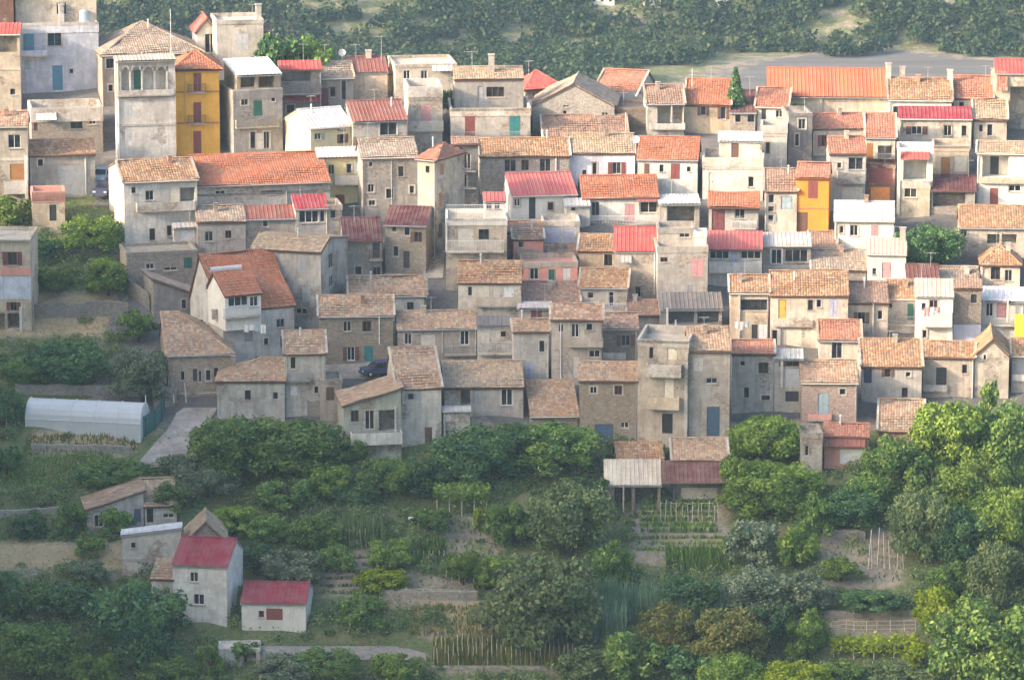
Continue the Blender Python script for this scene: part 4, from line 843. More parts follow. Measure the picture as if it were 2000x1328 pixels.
    H('narrow house with bluish lower wall beside the white columned house', 1863, 1916, 562, 672, 'brown', 'shed', 545, 'stone', -3, ops=[('band', 634, 668, 'lilac'), ('w', 1896, 575, 1908, 592)])
    h = H('white columned house with white flat roof at the right', 1917, 1998, 583, 662, 'white', 'shed', 561, 'white', -5, over=.5, ops=[('d', 1946, 590, 1966, 622, 'pink'), ('w', 1925, 592, 1940, 618, 'white'), ('b', 1916, 2000, 634, 620, 'r_lgrey', .7), ('c', 1918, 1922, 585, 660, 'white', .6), ('c', 1966, 1969, 585, 630, 'white', .6), ('p', 1928, 640, 1960, 660, 'lgrey')])
    m = MB(); p = hit(1986, 662); m.slab([(-.95, -.3, .15), (.95, -.3, .15), (.95, .05, 2.6), (-.95, .05, 2.6)], .03)
    o = m.obj('tarpaulin', paint('lemon')) if PASS[0] == 2 else h; o.location = h.location + Vector((2.0, -1.5, .25)); PASS[0] == 2 and tag(o, 'bright yellow tarpaulin hung at the right edge below the white roof', 'tarpaulin')
    H('small house with dusky red roof beside the town tree', 1772, 1834, 546, 590, 'maroon', 'gable', 517, 'lgrey', -3)
    H('low house with brown grey roof right of the dusky red roof', 1834, 1912, 558, 590, 'oldgrey', 'gable', 521, 'stone', -3)
    # --- lower town
    H('small cream house with clean orange red roof, lower right', 1600, 1681, 664, 716, 'salmon', 'gable', 625, 'cream', -4, ops=[('w', 1624, 668, 1645, 700, 'grey'), ('pipe', 1678, 664, 705, 'white')])
    H('grey white house with patched orange roof and tiny windows, lower right', 1683, 1800, 715, 792, 'oldlit', 'gable', 662, 'lgrey', -3, ops=[('d', 1687, 717, 1703, 748, 'navy'), ('w', 1769, 727, 1779, 736), ('w', 1761, 757, 1773, 776), ('w', 1728, 720, 1740, 736)])
    H('grey house with straight tawny roof and dark door, lower right', 1802, 1902, 696, 775, 'oldlit', 'gable', 667, 'beige', -3, ops=[('d', 1828, 718, 1849, 754, 'dark'), ('w', 1879, 712, 1889, 729), ('b', 1802, 1850, 762, 754, 'lgrey', .4)])
    H('sunlit cream gable house at the right edge above the trees', 1903, 1970, 692, 778, 'oldlit', 'side', 661, 'cream', -6, depth=7, clutter=False, ops=[('w', 1921, 690, 1926, 702)])
    H('grey garage house with old red roof at the right edge', 1976, 2060, 694, 765, 'oldlit', 'gable', 661, 'grey', -3, ops=[('p', 1984, 702, 2030, 738, 'grey'), ('b', 1976, 2040, 742, 736, 'white', .3)])
    H('pink rubble stone house with pale blue door', 1566, 1674, 746, 835, 'oldpink', 'gable', 703, 'pstone', -2, ops=[('d', 1597, 768, 1620, 812, 'lblue'), ('band', 744, 750, 'beige'), ('b', 1578, 1624, 820, 814, 'pink', .4)])
    H('dim grey house with short orange roof over a shaded wall', 1430, 1511, 690, 805, 'salmon', 'gable', 664, 'grey', 0, ops=[('w', 1481, 708, 1501, 729), ('w', 1452, 756, 1464, 778), ('w', 1487, 772, 1504, 781)])
    H('grey porch house with white roller door between columns', 1512, 1567, 697, 805, 'grey', 'shed', 682, 'lgrey', 0, over=.4, ops=[('w', 1535, 703, 1561, 716), ('p', 1533, 720, 1561, 756, 'lgrey'), ('c', 1524, 1529, 695, 757, 'white', .15), ('p', 1534, 764, 1560, 784, 'dark')])
    h = H('tall beige block with stacked balconies and a black doorway, lower centre', 1245, 1344, 664, 872, 'old', 'flat', None, 'warm', -7, depth=7, parapet=.7, pcol='lgrey',
      ops=[('w', 1268, 676, 1276, 700), ('d', 1303, 678, 1322, 702, 'cream'), ('b', 1262, 1330, 734, 712, 'lgrey', .8), ('p', 1298, 741, 1316, 784, 'cream'), ('b', 1262, 1326, 797, 776, 'warm', .8), ('d', 1293, 808, 1314, 846, 'black'), ('band', 664, 669, 'grey'), ('c', 1336, 1342, 690, 860, 'lgrey', .05)])
    H('tall shaded grey house with old tile roof right of the stacked balconies', 1346, 1425, 684, 866, 'oldpink', 'gable', 638, 'grey', 3, ops=[('w', 1379, 738, 1401, 749), ('d', 1380, 794, 1406, 852, 'dblue'), ('band', 684, 689, 'beige')])
    H('stone house with old brown roof and two small square windows', 1132, 1245, 742, 870, 'oldpink', 'gable', 707, 'stone', -2, ops=[('w', 1152, 755, 1166, 769), ('w', 1200, 753, 1215, 771, 'maroon'), ('w', 1212, 824, 1228, 836), ('p', 1162, 828, 1198, 866, 'dblue')])
    H('low shed with large worn brown roof above the garden trees', 1038, 1130, 811, 845, 'oldpink', 'shed', 742, 'gstone', 4, pitch=.3)
    H('beige house with white window and hanging balcony, middle row', 1077, 1176, 623, 752, 'old', 'gable', 594, 'beige', -2, ops=[('w', 1116, 632, 1131, 659, 'white'), ('b', 1108, 1178, 676, 662, 'beige', .7), ('d', 1118, 697, 1131, 738, 'pale'), ('pipe', 1095, 630, 740, 'white'), ('w', 1150, 684, 1172, 698, 'cream')])
    H('beige house with small dark window left of the tall beige block', 1177, 1246, 641, 715, 'old', 'gable', 611, 'stone', -2, ops=[('w', 1213, 654, 1231, 676), ('b', 1178, 1222, 700, 696, 'lgrey', .4), ('pipe', 1242, 645, 705, 'pale')])
    H('grey house with short old roof and two offset windows, middle row', 1003, 1072, 646, 752, 'oldpink', 'gable', 623, 'lgrey', 2, ops=[('w', 1053, 665, 1064, 688, 'grey'), ('s', 1025, 707, 1041, 737, 'lilac'), ('pipe', 1070, 650, 740, 'pale')])
    H('small cream house with maroon shutter and grey slab roof', 1012, 1076, 598, 650, 'grey', 'shed', 590, 'cream', 2, over=.4, ops=[('s', 1037, 598, 1058, 622, 'maroon')])
    H('house with slate dark roof and closed balcony, middle row', 932, 1003, 634, 725, 'slate', 'shed', 618, 'lgrey', 0, over=.3, ops=[('w', 978, 647, 988, 658), ('s', 940, 650, 956, 672, 'pale'), ('b', 934, 1002, 691, 668, 'r_lgrey', .7)])
    H('long beige house with old roof and white balcony door, middle row', 777, 931, 641, 716, 'oldpink', 'gable', 607, 'beige', 3, ops=[('w', 790, 650, 804, 673), ('w', 899, 646, 916, 674, 'white'), ('b', 868, 930, 693, 676, 'r_grey', .6), ('p', 822, 654, 850, 690, 'pale'), ('pipe', 864, 645, 690, 'pale'), ('pipe', 741, 618, 672, 'white')])
    H('stone house with four small openings and a green door, middle left', 624, 768, 616, 712, 'oldpink', 'gable', 577, 'stone', 3, ops=[('w', 670, 627, 686, 648), ('w', 708, 627, 725, 648, 'brown'), ('w', 678, 677, 693, 704, 'white'), ('d', 712, 676, 728, 707, 'teal'), ('pipe', 741, 619, 670, 'white')])
    H('house with old pink roof and greenish wall right of the stone house', 682, 832, 577, 626, 'oldpink', 'gable', 539, 'pgreen', 4, ops=[('w', 795, 590, 808, 605)])
    H('house with big square old tile roof above the garden, lower centre left', 776, 862, 756, 868, 'oldpink', 'gable', 678, 'lgrey', 6, ops=[('w', 780, 764, 785, 790), ('d', 830, 834, 844, 866, 'brown')], pitch=.42)
    H('house with yellowish grey old roof and glazed white doors', 868, 1022, 755, 812, 'yold', 'gable', 705, 'grey', 4, ops=[('w', 979, 760, 1001, 792, 'white'), ('o', 900, 762, 918, 790), ('s', 928, 764, 940, 790, 'grey')])
    H('small grey outbuilding with dark doorway under the yellowish grey roof', 866, 918, 800, 850, 'grey', 'shed', 794, 'lgrey', 4, ops=[('o', 868, 824, 890, 848)], name='outbuilding', cat='outbuilding')
    H('green grey villa with slanting lean-to roof and white balcony above the trees', 672, 784, 791, 898, 'oldpink', 'sideshed', None, 'pgreen', 8, ye2=757, depth=6, over=.25, ops=[('w', 713, 801, 731, 839, 'pale'), ('o', 740, 800, 774, 842), ('b', 686, 786, 868, 848, 'white', 1.0), ('c', 771, 774, 795, 846, 'white', .05)])
    H('white grey house with fan shaped old roof and two small windows', 424, 556, 743, 820, 'oldpink', 'hip', 698, 'lgrey', 2, hips=(1, 0), ops=[('w', 478, 762, 490, 781), ('w', 533, 766, 543, 780)])
    H('grey tower house with square pink tile roof above the garden', 557, 636, 689, 812, 'oldpink', 'gable', 646, 'lgrey', 4, ops=[('w', 567, 697, 578, 721), ('b', 560, 606, 744, 728, 'r_grey', .6), ('d', 567, 754, 581, 772, 'white'), ('pipe', 632, 692, 790, 'pale')])
    H('stone house with large pink brown roof beside the ramp', 328, 456, 691, 795, 'oldpink', 'hip', 607, 'stone', 10, pitch=.42, hips=(0, 1), ops=[('w', 353, 725, 361, 743), ('s', 377, 720, 385, 744, 'dark'), ('w', 388, 724, 394, 746, 'white'), ('w', 402, 722, 412, 744, 'pale'), ('w', 418, 718, 426, 736), ('band', 768, 772, 'lgrey')])
    h = H('modern white house with steep orange roof and glazed dormer balcony', 436, 575, 598, 712, 'orange', 'gable', 492, 'white', 24, pitch=.75, over=.3, ops=[('d', 478, 643, 493, 668, 'grey'), ('w', 540, 622, 556, 640)], extras=[('solar', 440, 515, 528, 3.9)])
    H('', 440, 510, 572, 640, 'orange', 'gable', 530, 'clean', 24, under=h, name='dormer', Yd=h.location.y - 2.4, depth=5, over=.3, pitch=.5, ops=[('w', 446, 578, 484, 600, 'white'), ('w', 488, 578, 504, 600, 'white'), ('b', 440, 510, 622, 602, 'r_white', .7)], ext=.2)
    H('grey side house with sloping tile edge left of the modern orange roof', 300, 402, 545, 618, 'oldgrey', 'sideshed', None, 'grey', 14, ye2=580, depth=5, ops=[('w', 355, 585, 363, 603)])
    H('plain retaining house block of beige stone above the big garden tree', 626, 668, 742, 822, 'old', 'flat', None, 'beige', 6, depth=4, parapet=.3)
    # --- farm buildings and garden sheds
    h = H('grey farm shed with sloping old tile roof, lower left', 170, 281, 994, 1040, 'oldpink', 'sideshed', None, 'grey', 10, ye2=957, depth=5, ops=[('p', 262, 975, 275, 1020, 'dblue')], name='farm_shed', cat='shed')
    H('', 283, 345, 986, 1030, 'yold', 'gable', 934, 'lgrey', 8, under=h, name='tiled_wing', Yd=h.location.y + .5, depth=6, ops=[('d', 287, 988, 299, 1020, 'black'), ('w', 318, 1002, 340, 1012)])  # black door panel stands in for the dark inside an open doorway
    h = H('long grey shed with white roof beside the crimson roofed farmhouse', 238, 354, 1044, 1120, 'white', 'sideshed', None, 'lgrey', 4, ye2=1030, depth=1.9, over=.1, ops=[('band', 1090, 1095, 'cream')], name='farm_shed', cat='shed')
    H('brown grey gabled barn behind the crimson roofed farmhouse', 366, 440, 1052, 1110, 'yold', 'side', 1018, 'gstone', 4, depth=5, name='barn', cat='barn')
    h = H('two storey cream farmhouse with crimson roof, lower left', 338, 443, 1103, 1214, 'crimson', 'gable', 1050, 'white', -9, depth=7, clutter=False, ops=[('w', 371, 1117, 387, 1136, 'pale'), ('w', 378, 1160, 399, 1180, 'white')], name='farmhouse')
    H('', 296, 338, 1128, 1190, 'oldpink', 'shed', 1092, 'lgrey', -9, under=h, name='tiled_wing', Yd=h.location.y + .6)
    H('small white garden house with crimson roof and red window', 472, 597, 1176, 1230, 'crimson', 'gable', 1137, 'clean', -6, depth=6, clutter=False, ops=[('s', 520, 1188, 552, 1210, 'red'), ('w', 505, 1192, 516, 1206, 'pink')], name='garden_house')
    H('small whitewashed shed with flat slab roof at the bottom left', 428, 508, 1266, 1300, 'old', 'flat', None, 'lgrey', 4, depth=2.6, parapet=.15, ops=[('o', 476, 1272, 500, 1300), ('p', 440, 1274, 466, 1300, 'lgrey')], name='shed', cat='shed')
    H('open garden shed with pale beige sheet roof on posts', 1182, 1290, 944, 1004, 'palebeige', 'shed', 898, 'bstone', 2, over=.3, ops=[('o', 1200, 950, 1234, 1000), ('o', 1240, 950, 1284, 1000), ('c', 1216, 1219, 946, 1000, 'grey', .2)], name='shed', cat='shed')
    H('low shed with small orange tile roof behind the pale sheet roof', 1206, 1296, 896, 930, 'oldlit', 'gable', 864, 'pstone', 2, name='shed', cat='shed')
    h = H('shed with orange tiles above and a maroon sheet roof below', 1314, 1421, 898, 975, 'oldpink', 'gable', 856, 'gstone', 2, ops=[('a', 1294, 899, 1420, 944, 'maroon', 2.4), ('p', 1330, 952, 1400, 975, 'pale')], name='shed', cat='shed')
    H('small house with orange tiles and red awning over a white wall', 1610, 1696, 851, 914, 'salmon', 'gable', 827, 'pink', -3, ops=[('a', 1612, 853, 1690, 872, 'rust', .9), ('p', 1640, 878, 1690, 906, 'white')])
    H('low house with wide dull pink roof between the trees', 1716, 1802, 840, 868, 'oldpink', 'gable', 780, 'pstone', -3)
    H('grey concrete stair block beside the red awning', 1564, 1606, 846, 930, 'old', 'flat', None, 'grey', 3, depth=4, ops=[('w', 1572, 870, 1580, 890)], name='stair_block', cat='outbuilding')

town(); settle(); PASS[0] = 2; LABELS.clear(); town()
# ================================================================ trees and plants
def leaf_material(name, c1, c2, c3):
    m, nt, b = newmat('leaf_' + name)
    a = nd(nt, 'ShaderNodeVertexColor', layer_name='Col').outputs[0]
    sep = nd(nt, 'ShaderNodeSeparateColor'); nt.links.new(a, sep.inputs[0])
    oi = nd(nt, 'ShaderNodeObjectInfo')
    c = mixcol(nt, sep.outputs[0], c1, c2); c = mixcol(nt, ramp(nt, sep.outputs[1], .8, 1), c, c3)
    hv = nd(nt, 'ShaderNodeHueSaturation'); nt.links.new(c, hv.inputs['Color'])
    nt.links.new(ramp2(nt, oi.outputs['Random'], .95, 1.4), hv.inputs['Value'])
    hv.inputs['Saturation'].default_value = 1.25
    nt.links.new(hv.outputs[0], b.inputs['Base Color']); b.inputs['Roughness'].default_value = .65; b.inputs['Specular IOR Level'].default_value = .25
    tr = nd(nt, 'ShaderNodeBsdfTranslucent'); nt.links.new(hv.outputs[0], tr.inputs[0])
    mx = nd(nt, 'ShaderNodeMixShader'); mx.inputs[0].default_value = .28
    nt.links.new(b.outputs[0], mx.inputs[1]); nt.links.new(tr.outputs[0], mx.inputs[2]); nt.links.new(mx.outputs[0], nt.nodes['Material Output'].inputs[0])
    return m
def ramp2(nt, fac, lo, hi):
    n = nd(nt, 'ShaderNodeMapRange'); n.inputs[3].default_value = lo; n.inputs[4].default_value = hi; nt.links.new(fac, n.inputs[0]); return n.outputs[0]
LEAF = {k: leaf_material(k, *v) for k, v in {
    'green': ((.065, .12, .05), (.19, .265, .095), (.30, .345, .15)), 'dark': ((.04, .085, .05), (.12, .19, .085), (.19, .255, .12)),
    'bright': ((.09, .15, .05), (.215, .285, .09), (.32, .355, .14)), 'lime': ((.15, .205, .045), (.285, .335, .075), (.38, .39, .12)),
    'olive': ((.09, .13, .085), (.22, .25, .165), (.35, .37, .25)), 'gold': ((.12, .14, .05), (.235, .235, .095), (.32, .275, .12)),
    'grey': ((.08, .12, .06), (.20, .245, .12), (.29, .30, .17)), 'reed': ((.085, .145, .095), (.19, .265, .18), (.29, .34, .23)), 'far': ((.014, .032, .02), (.062, .092, .04), (.11, .115, .06))}.items()}
WALLS['bark'] = ((.13, .10, .08), 0); BARK = wall_mat('bark')
def leaf_mesh(name, pts, nrm, size, r, mat, aspect=.62, col=None):
    """one rhombic leaf spray at each point"""
    n = len(pts); k = r.normal(size=(n, 3)); nn = nrm + .75 * k; nn /= np.linalg.norm(nn, axis=1, keepdims=True)
    t = np.cross(nn, r.normal(size=(n, 3))); t /= np.linalg.norm(t, axis=1, keepdims=True); bt = np.cross(nn, t)
    s = size * r.uniform(.65, 1.35, (n, 1)); curl = nn * s * .18
    v = np.stack([pts - t * s - curl, pts + bt * s * aspect, pts + t * s - curl, pts - bt * s * aspect], 1).reshape(-1, 3)
    me = bpy.data.meshes.new(name); me.vertices.add(4 * n); me.vertices.foreach_set('co', v.astype(np.float32).ravel())
    me.loops.add(4 * n); me.loops.foreach_set('vertex_index', np.arange(4 * n, dtype=np.int32)); me.polygons.add(n)
    me.polygons.foreach_set('loop_start', np.arange(0, 4 * n, 4, dtype=np.int32)); me.update(calc_edges=True)
    c = np.zeros((n, 4, 4), np.float32); c[..., 3] = 1
    c[..., 0] = (r.random(n) if col is None else np.clip(col + r.normal(0, .13, n), 0, 1))[:, None]; c[..., 1] = r.random(n)[:, None]
    ca = me.color_attributes.new('Col', 'FLOAT_COLOR', 'CORNER'); ca.data.foreach_set('color', c.ravel())
    me.materials.append(mat); me.validate(); return me
def crown_points(r, R, n, nb, flat=1.0, low=.32):
    """points through a lumpy crown of several boughs, dense at the surface, with gaps between boughs"""
    P = []; N = []; K = []
    for b in range(nb):
        th = r.uniform(0, 2 * math.pi); rr = R * math.sqrt(r.uniform(.02, .72)); zz = R * (low + r.uniform(0, 1.28) * (1 - .42 * rr / R))
        br = R * r.uniform(.17, .34); m = int(n / nb); d = r.normal(size=(m, 3)); d /= np.linalg.norm(d, axis=1, keepdims=True)
        rad = br * (r.uniform(.2, 1, m) ** .42) * (1 + .22 * np.sin(d[:, 0] * 5 + b) * np.cos(d[:, 2] * 6 + b * 2))
        P.append(np.array([rr * math.cos(th), rr * math.sin(th), zz * flat]) + d * rad[:, None] * np.array([1, 1, .8])); N.append(d + np.array([0, 0, .35])); K.append(np.full(m, r.uniform(.0, 1.0)))
    return np.concatenate(P), np.concatenate(N), np.concatenate(K)
PROTO = {}
def proto(cls, k):
    key = (cls, k)
    if key in PROTO: return PROTO[key]
    r = np.random.default_rng(100 + 17 * k + {'s': 1, 'm': 2, 'l': 3}[cls]); rr = random.Random(k * 31 + ord(cls))
    R, n, nb, ls = {'s': (1.25, 2100, 20, .12), 'm': (2.3, 5600, 40, .15), 'l': (3.9, 12500, 75, .175)}[cls]
    p, nn, kk = crown_points(r, R, n, nb)
    cm = leaf_mesh('crown', p, nn, ls, r, LEAF['green'], col=kk)
    t = MB(); top = R * 1.05; t.tube([(0, 0, -.4), (R * .03, 0, top * .35), (-R * .02, R * .03, top * .7), (0, 0, top * 1.15)], [R * .085, R * .065, R * .05, R * .015], 7)
    for q in range(5):
        a = q * 1.26 + rr.random(); z0 = top * rr.uniform(.3, .65); L = R * rr.uniform(.5, .8)
        t.tube([(0, 0, z0), (L * .5 * math.cos(a), L * .5 * math.sin(a), z0 + L * .35), (L * math.cos(a), L * math.sin(a), z0 + L * .8)], [R * .04, R * .028, R * .01], 5)
    PROTO[key] = (R, cm, t.mesh('trunk', BARK)); return PROTO[key]
TN = [0]
def tree(px, yb, w, h, kind, label, name='tree', cat='tree', group=None, low=True):
    p = hit(px, yb); s = FPX / (p.y * CP - (p.z - CAMZ) * SP); rad = w / 2.0 / s * 1.08; hh = h / s / math.cos(PITCH) * 1.06
    cls = 's' if rad < 1.7 else ('m' if rad < 3.0 else 'l'); TN[0] += 1
    R, cm, tm = proto(cls, TN[0] % 4)
    root = bpy.data.objects.new(name, None); C.objects.link(root); root.location = p; root.rotation_euler = (0, 0, TN[0] * 2.4)
    sx = rad / (R * .98); sz = hh / (R * 1.86); root.scale = (sx, sx * (.82 + .36 * ((TN[0] * 7) % 10) / 10), sz)
    tag(root, label, cat, group)
    c = link('crown', cm, root); c.material_slots[0].link = 'OBJECT'; c.material_slots[0].material = LEAF[kind]
    link('trunk', tm, root); return root
T = tree
G1 = 'garden trees and shrubs below the town'
for a in [
  (180, 492, 110, 80, 'bright', 'rounded bright green fruit tree left of the white walled house'), (14, 440, 90, 62, 'bright', 'green tree at the left edge under the ochre shuttered house'),
  (212, 577, 88, 90, 'bright', 'bushy light green tree against the corner of the white walled house'), (98, 566, 78, 54, 'bright', 'low round light green tree beside the pink striped house'),
  (270, 668, 74, 72, 'green', 'green shrub tree at the left end of the large pink brown roof'), (278, 786, 112, 124, 'olive', 'tall grey green tree behind the right end of the polytunnel'),
  (136, 750, 138, 98, 'dark', 'wide dark green tree on the terrace above the polytunnel'), (12, 832, 66, 92, 'dark', 'slim tree with bare trunk left of the polytunnel'),
  (14, 925, 62, 62, 'dark', 'dark bush at the left edge below the polytunnel'), (452, 935, 178, 136, 'green', 'big leafy tree beside the concrete ramp'),
  (570, 930, 180, 134, 'green', 'big leafy tree under the grey tower house'), (138, 1046, 62, 74, 'green', 'small tree in front of the grey farm shed, left one'),
  (230, 1048, 68, 66, 'green', 'small tree in front of the grey farm shed, right one'), (174, 1094, 54, 56, 'green', 'tiny tree on the dry slope below the farm shed'),
  (58, 1052, 66, 62, 'dark', 'dark shrub by the stone wall left of the farm shed'), (266, 1296, 186, 184, 'dark', 'large dark round tree in front of the crimson roofed farmhouse'),
  (126, 1210, 106, 84, 'dark', 'dark tree left of the large dark round tree'), (8, 1212, 84, 102, 'dark', 'dark tree at the left edge on the dry slope'),
  (74, 1320, 176, 124, 'green', 'broad tree filling the bottom left corner'), (188, 1340, 96, 86, 'bright', 'light green shrub at the bottom, right of the corner tree'),
  (408, 1325, 52, 84, 'green', 'slim young tree left of the whitewashed shed'), (708, 1228, 80, 76, 'green', 'dense green bush right of the small white garden house'),
  (744, 1153, 112, 52, 'lime', 'yellow green vine bush on the terrace edge'), (568, 1138, 108, 80, 'olive', 'pale leafed loquat tree above the small white garden house'),
  (498, 1122, 72, 74, 'dark', 'dark green tree right of the crimson farmhouse roof'), (616, 1080, 98, 82, 'green', 'green fruit tree in the middle left garden'),
  (466, 1042, 86, 68, 'bright', 'yellow green tree right of the brown grey barn'), (560, 992, 106, 72, 'green', 'spreading shrub below the big leafy trees, left garden'),
  (404, 968, 116, 72, 'olive', 'grey green shrub thicket at the foot of the ramp'), (746, 968, 116, 84, 'green', 'tree below the white balcony villa, right side'),
  (640, 972, 86, 80, 'bright', 'light green tree below the white balcony villa, left side'), (762, 1106, 86, 66, 'bright', 'bright bush above the yellow green vine'),
  (905, 1142, 76, 78, 'bright', 'staked bean bush on the middle terrace'), (936, 1038, 26, 56, 'lime', 'narrow lime green sapling by the bare path'),
  (990, 1060, 92, 102, 'green', 'dense green tree right of the lime sapling'), (1112, 1078, 172, 160, 'grey', 'large grey green tree left of the open garden shed'),
  (930, 940, 156, 118, 'dark', 'dark tree under the yellowish grey old roof'), (1086, 922, 164, 108, 'green', 'broad green tree under the stone house with two square windows'),
  (824, 968, 88, 90, 'dark', 'dark tree right of the white balcony villa'), (1010, 900, 120, 86, 'dark', 'shady tree below the worn brown shed roof'),
  (1058, 1262, 196, 210, 'grey', 'large mottled tree in the lower centre'), (1190, 1160, 92, 110, 'green', 'leaning tree between the mottled tree and the corn'),
  (1494, 905, 146, 110, 'bright', 'light green tree below the dim grey house'), (1505, 1005, 164, 120, 'bright', 'broad light green tree beside the maroon sheet roof'),
  (1468, 1104, 104, 108, 'olive', 'pale blossoming tree beside the corn plot'), (1556, 1108, 88, 84, 'bright', 'light green tree right of the pale blossoming tree'),
  (1480, 1190, 124, 92, 'olive', 'grey green tree in the lower right thicket, left one'), (1566, 1192, 112, 90, 'olive', 'grey green tree in the lower right thicket, right one'),
  (1420, 1298, 146, 128, 'gold', 'golden tinged tree at the lower right of centre'), (1576, 1288, 92, 104, 'bright', 'bright tree with visible stem at the bottom right of centre'),
  (1420, 1362, 126, 104, 'bright', 'light green tree cut by the bottom edge, left of the pair'), (1548, 1370, 136, 88, 'lime', 'yellow green tree cut by the bottom edge, right of the pair'),
  (1306, 1272, 126, 104, 'gold', 'brownish green tree at the bottom centre'), (1226, 1330, 116, 104, 'green', 'green tree at the bottom centre, left of the brownish one'),
  (1754, 968, 128, 132, 'green', 'green tree right of the red awning house'), (1852, 930, 150, 176, 'bright', 'tall light green tree below the sunlit cream gable'),
  (1952, 945, 140, 186, 'green', 'tall dark tree at the right edge below the cream gable'), (1928, 830, 44, 100, 'green', 'slim pointed treetop in front of the sunlit cream gable'),
  (1962, 1090, 126, 164, 'bright', 'leafy tree at the right edge, middle of the slope'), (1796, 1096, 116, 164, 'grey', 'loose grey green tree right of the poled plot'),
  (1930, 1340, 206, 190, 'green', 'large tree in the bottom right corner'), (1832, 1256, 112, 120, 'lime', 'yellow green tree left of the bottom right corner tree'),
  (1952, 1186, 128, 146, 'grey', 'grey green tree above the bottom right corner tree'), (1800, 1310, 68, 62, 'lime', 'small lime bush at the end of the vine row'),
  (1642, 1134, 82, 50, 'bright', 'low vine bush on the grey poled plot'), (1660, 1030, 124, 82, 'dark', 'dark hedge bush above the grey poled plot'),
  (1716, 925, 70, 60, 'bright', 'small tree in front of the wide dull pink roof'), (1880, 1100, 120, 130, 'dark', 'shady tree between the right edge trees'),
  (640, 1320, 130, 60, 'green', 'low bush at the bottom left of centre below the pale path'), (770, 1335, 120, 62, 'bright', 'low light bush at the bottom, left of the bean poles'),
  (560, 1330, 110, 60, 'olive', 'grey green bush at the bottom right of the whitewashed shed'), (1350, 1190, 110, 80, 'dark', 'dark bush below the reeds, lower right of centre'),
  (1650, 1340, 90, 60, 'green', 'bush at the bottom under the vine row, left'), (1760, 1350, 110, 54, 'grey', 'bush at the bottom under the vine row, right'), (320, 1340, 110, 70, 'green', 'bush at the bottom between the dark tree and the shed'),
  (60, 745, 110, 50, 'green', 'low hedge shrub at the left edge above the polytunnel'), (220, 940, 130, 44, 'green', 'hedge shrub above the farm shed roof'), (350, 935, 80, 52, 'olive', 'grey shrub at the lower end of the ramp, left side'),
  (690, 900, 70, 58, 'green', 'climbing shrub at the left corner of the white balcony villa'), (1110, 1185, 90, 80, 'bright', 'sunlit shrub behind the mottled tree'), (90, 500, 80, 40, 'dark', 'dark shrub under the small pink terraced house'),
  (330, 1000, 70, 60, 'green', 'green bush right of the tiled farm wing'), (520, 1060, 90, 66, 'green', 'bush between the pale stakes and the yellow green tree'), (690, 985, 86, 60, 'dark', 'dark bush above the reed clump'),
  (840, 1040, 80, 60, 'green', 'green bush left of the vine pergola'), (660, 1120, 70, 60, 'green', 'green bush on the bare soil right of the loquat'), (980, 1150, 90, 80, 'bright', 'leafy shrub left of the mottled tree'),
  (1150, 985, 90, 70, 'dark', 'dark shrub left of the open garden shed'), (1440, 980, 70, 110, 'bright', 'light green tree at the right end of the maroon roof'), (1590, 1050, 70, 90, 'green', 'green tree left of the dark hedge bush'),
  (1690, 1000, 90, 90, 'green', 'green tree above the tall pale poles'), (1820, 1000, 110, 120, 'green', 'green tree below the tall light green tree'), (1900, 1010, 120, 130, 'bright', 'light green tree left of the right edge tree'),
  (1860, 1180, 90, 90, 'green', 'green bush above the yellow green tree'), (1700, 1190, 110, 44, 'dark', 'low dark shrub between the poled plot and the wired posts'), (1500, 1260, 110, 100, 'dark', 'dark tree between the golden tree and the bright tree'),
  (1350, 1330, 120, 80, 'dark', 'dark shade bush at the bottom right of centre'), (1150, 1330, 110, 70, 'grey', 'grey green bush at the end of the bean field'), (1000, 1210, 90, 60, 'gold', 'golden brown shrub above the bean field'),
  (60, 1190, 90, 70, 'green', 'bush between the dark left edge trees'), (170, 1140, 70, 56, 'olive', 'grey bush on the dry slope'), (480, 1290, 60, 44, 'green', 'small bush behind the whitewashed shed'), (30, 600, 60, 36, 'olive', 'grey bush below the pink striped house')]:
    T(*a, group=G1)
T(1812, 522, 116, 96, 'dark', 'dark leafy tree among the roofs beside the bright white roof', group='town trees')
T(548, 178, 92, 132, 'dark', 'dark green tree behind the grey block on the skyline', group='town trees'); T(612, 180, 88, 112, 'green', 'sunlit round tree behind the red roofed terrace', group='town trees')
T(876, 222, 34, 62, 'dark', 'dark climber between the grey houses on the skyline', group='town trees'); T(1554, 172, 30, 56, 'bright', 'small treetop peeping over the vivid orange roof', group='town trees')
# cypress
def cypress(px, yb, w, h, label):
    p = hit(px, yb); s = FPX / p.y; r = np.random.default_rng(5); n = 1600; Hh = h / s; R = w / 2 / s
    z = r.uniform(.06, 1, n); th = r.uniform(0, 2 * math.pi, n); rad = R * np.clip(np.minimum(z * 6, (1 - z) * 1.6 + .12), 0, 1) * r.uniform(.5, 1, n) ** .5
    d = np.stack([np.cos(th), np.sin(th), np.full(n, .4)], -1)
    root = bpy.data.objects.new('cypress', None); C.objects.link(root); root.location = p; tag(root, label, 'tree')
    link('crown', leaf_mesh('crown', np.stack([np.cos(th) * rad, np.sin(th) * rad, z * Hh], -1), d, .17, r, LEAF['dark']), root)
    t = MB(); t.tube([(0, 0, -.3), (0, 0, Hh * .9)], [.15, .02]); link('trunk', t.mesh('trunk', BARK), root)
cypress(1436, 250, 40, 120, 'dark cypress rising between the orange roofs')
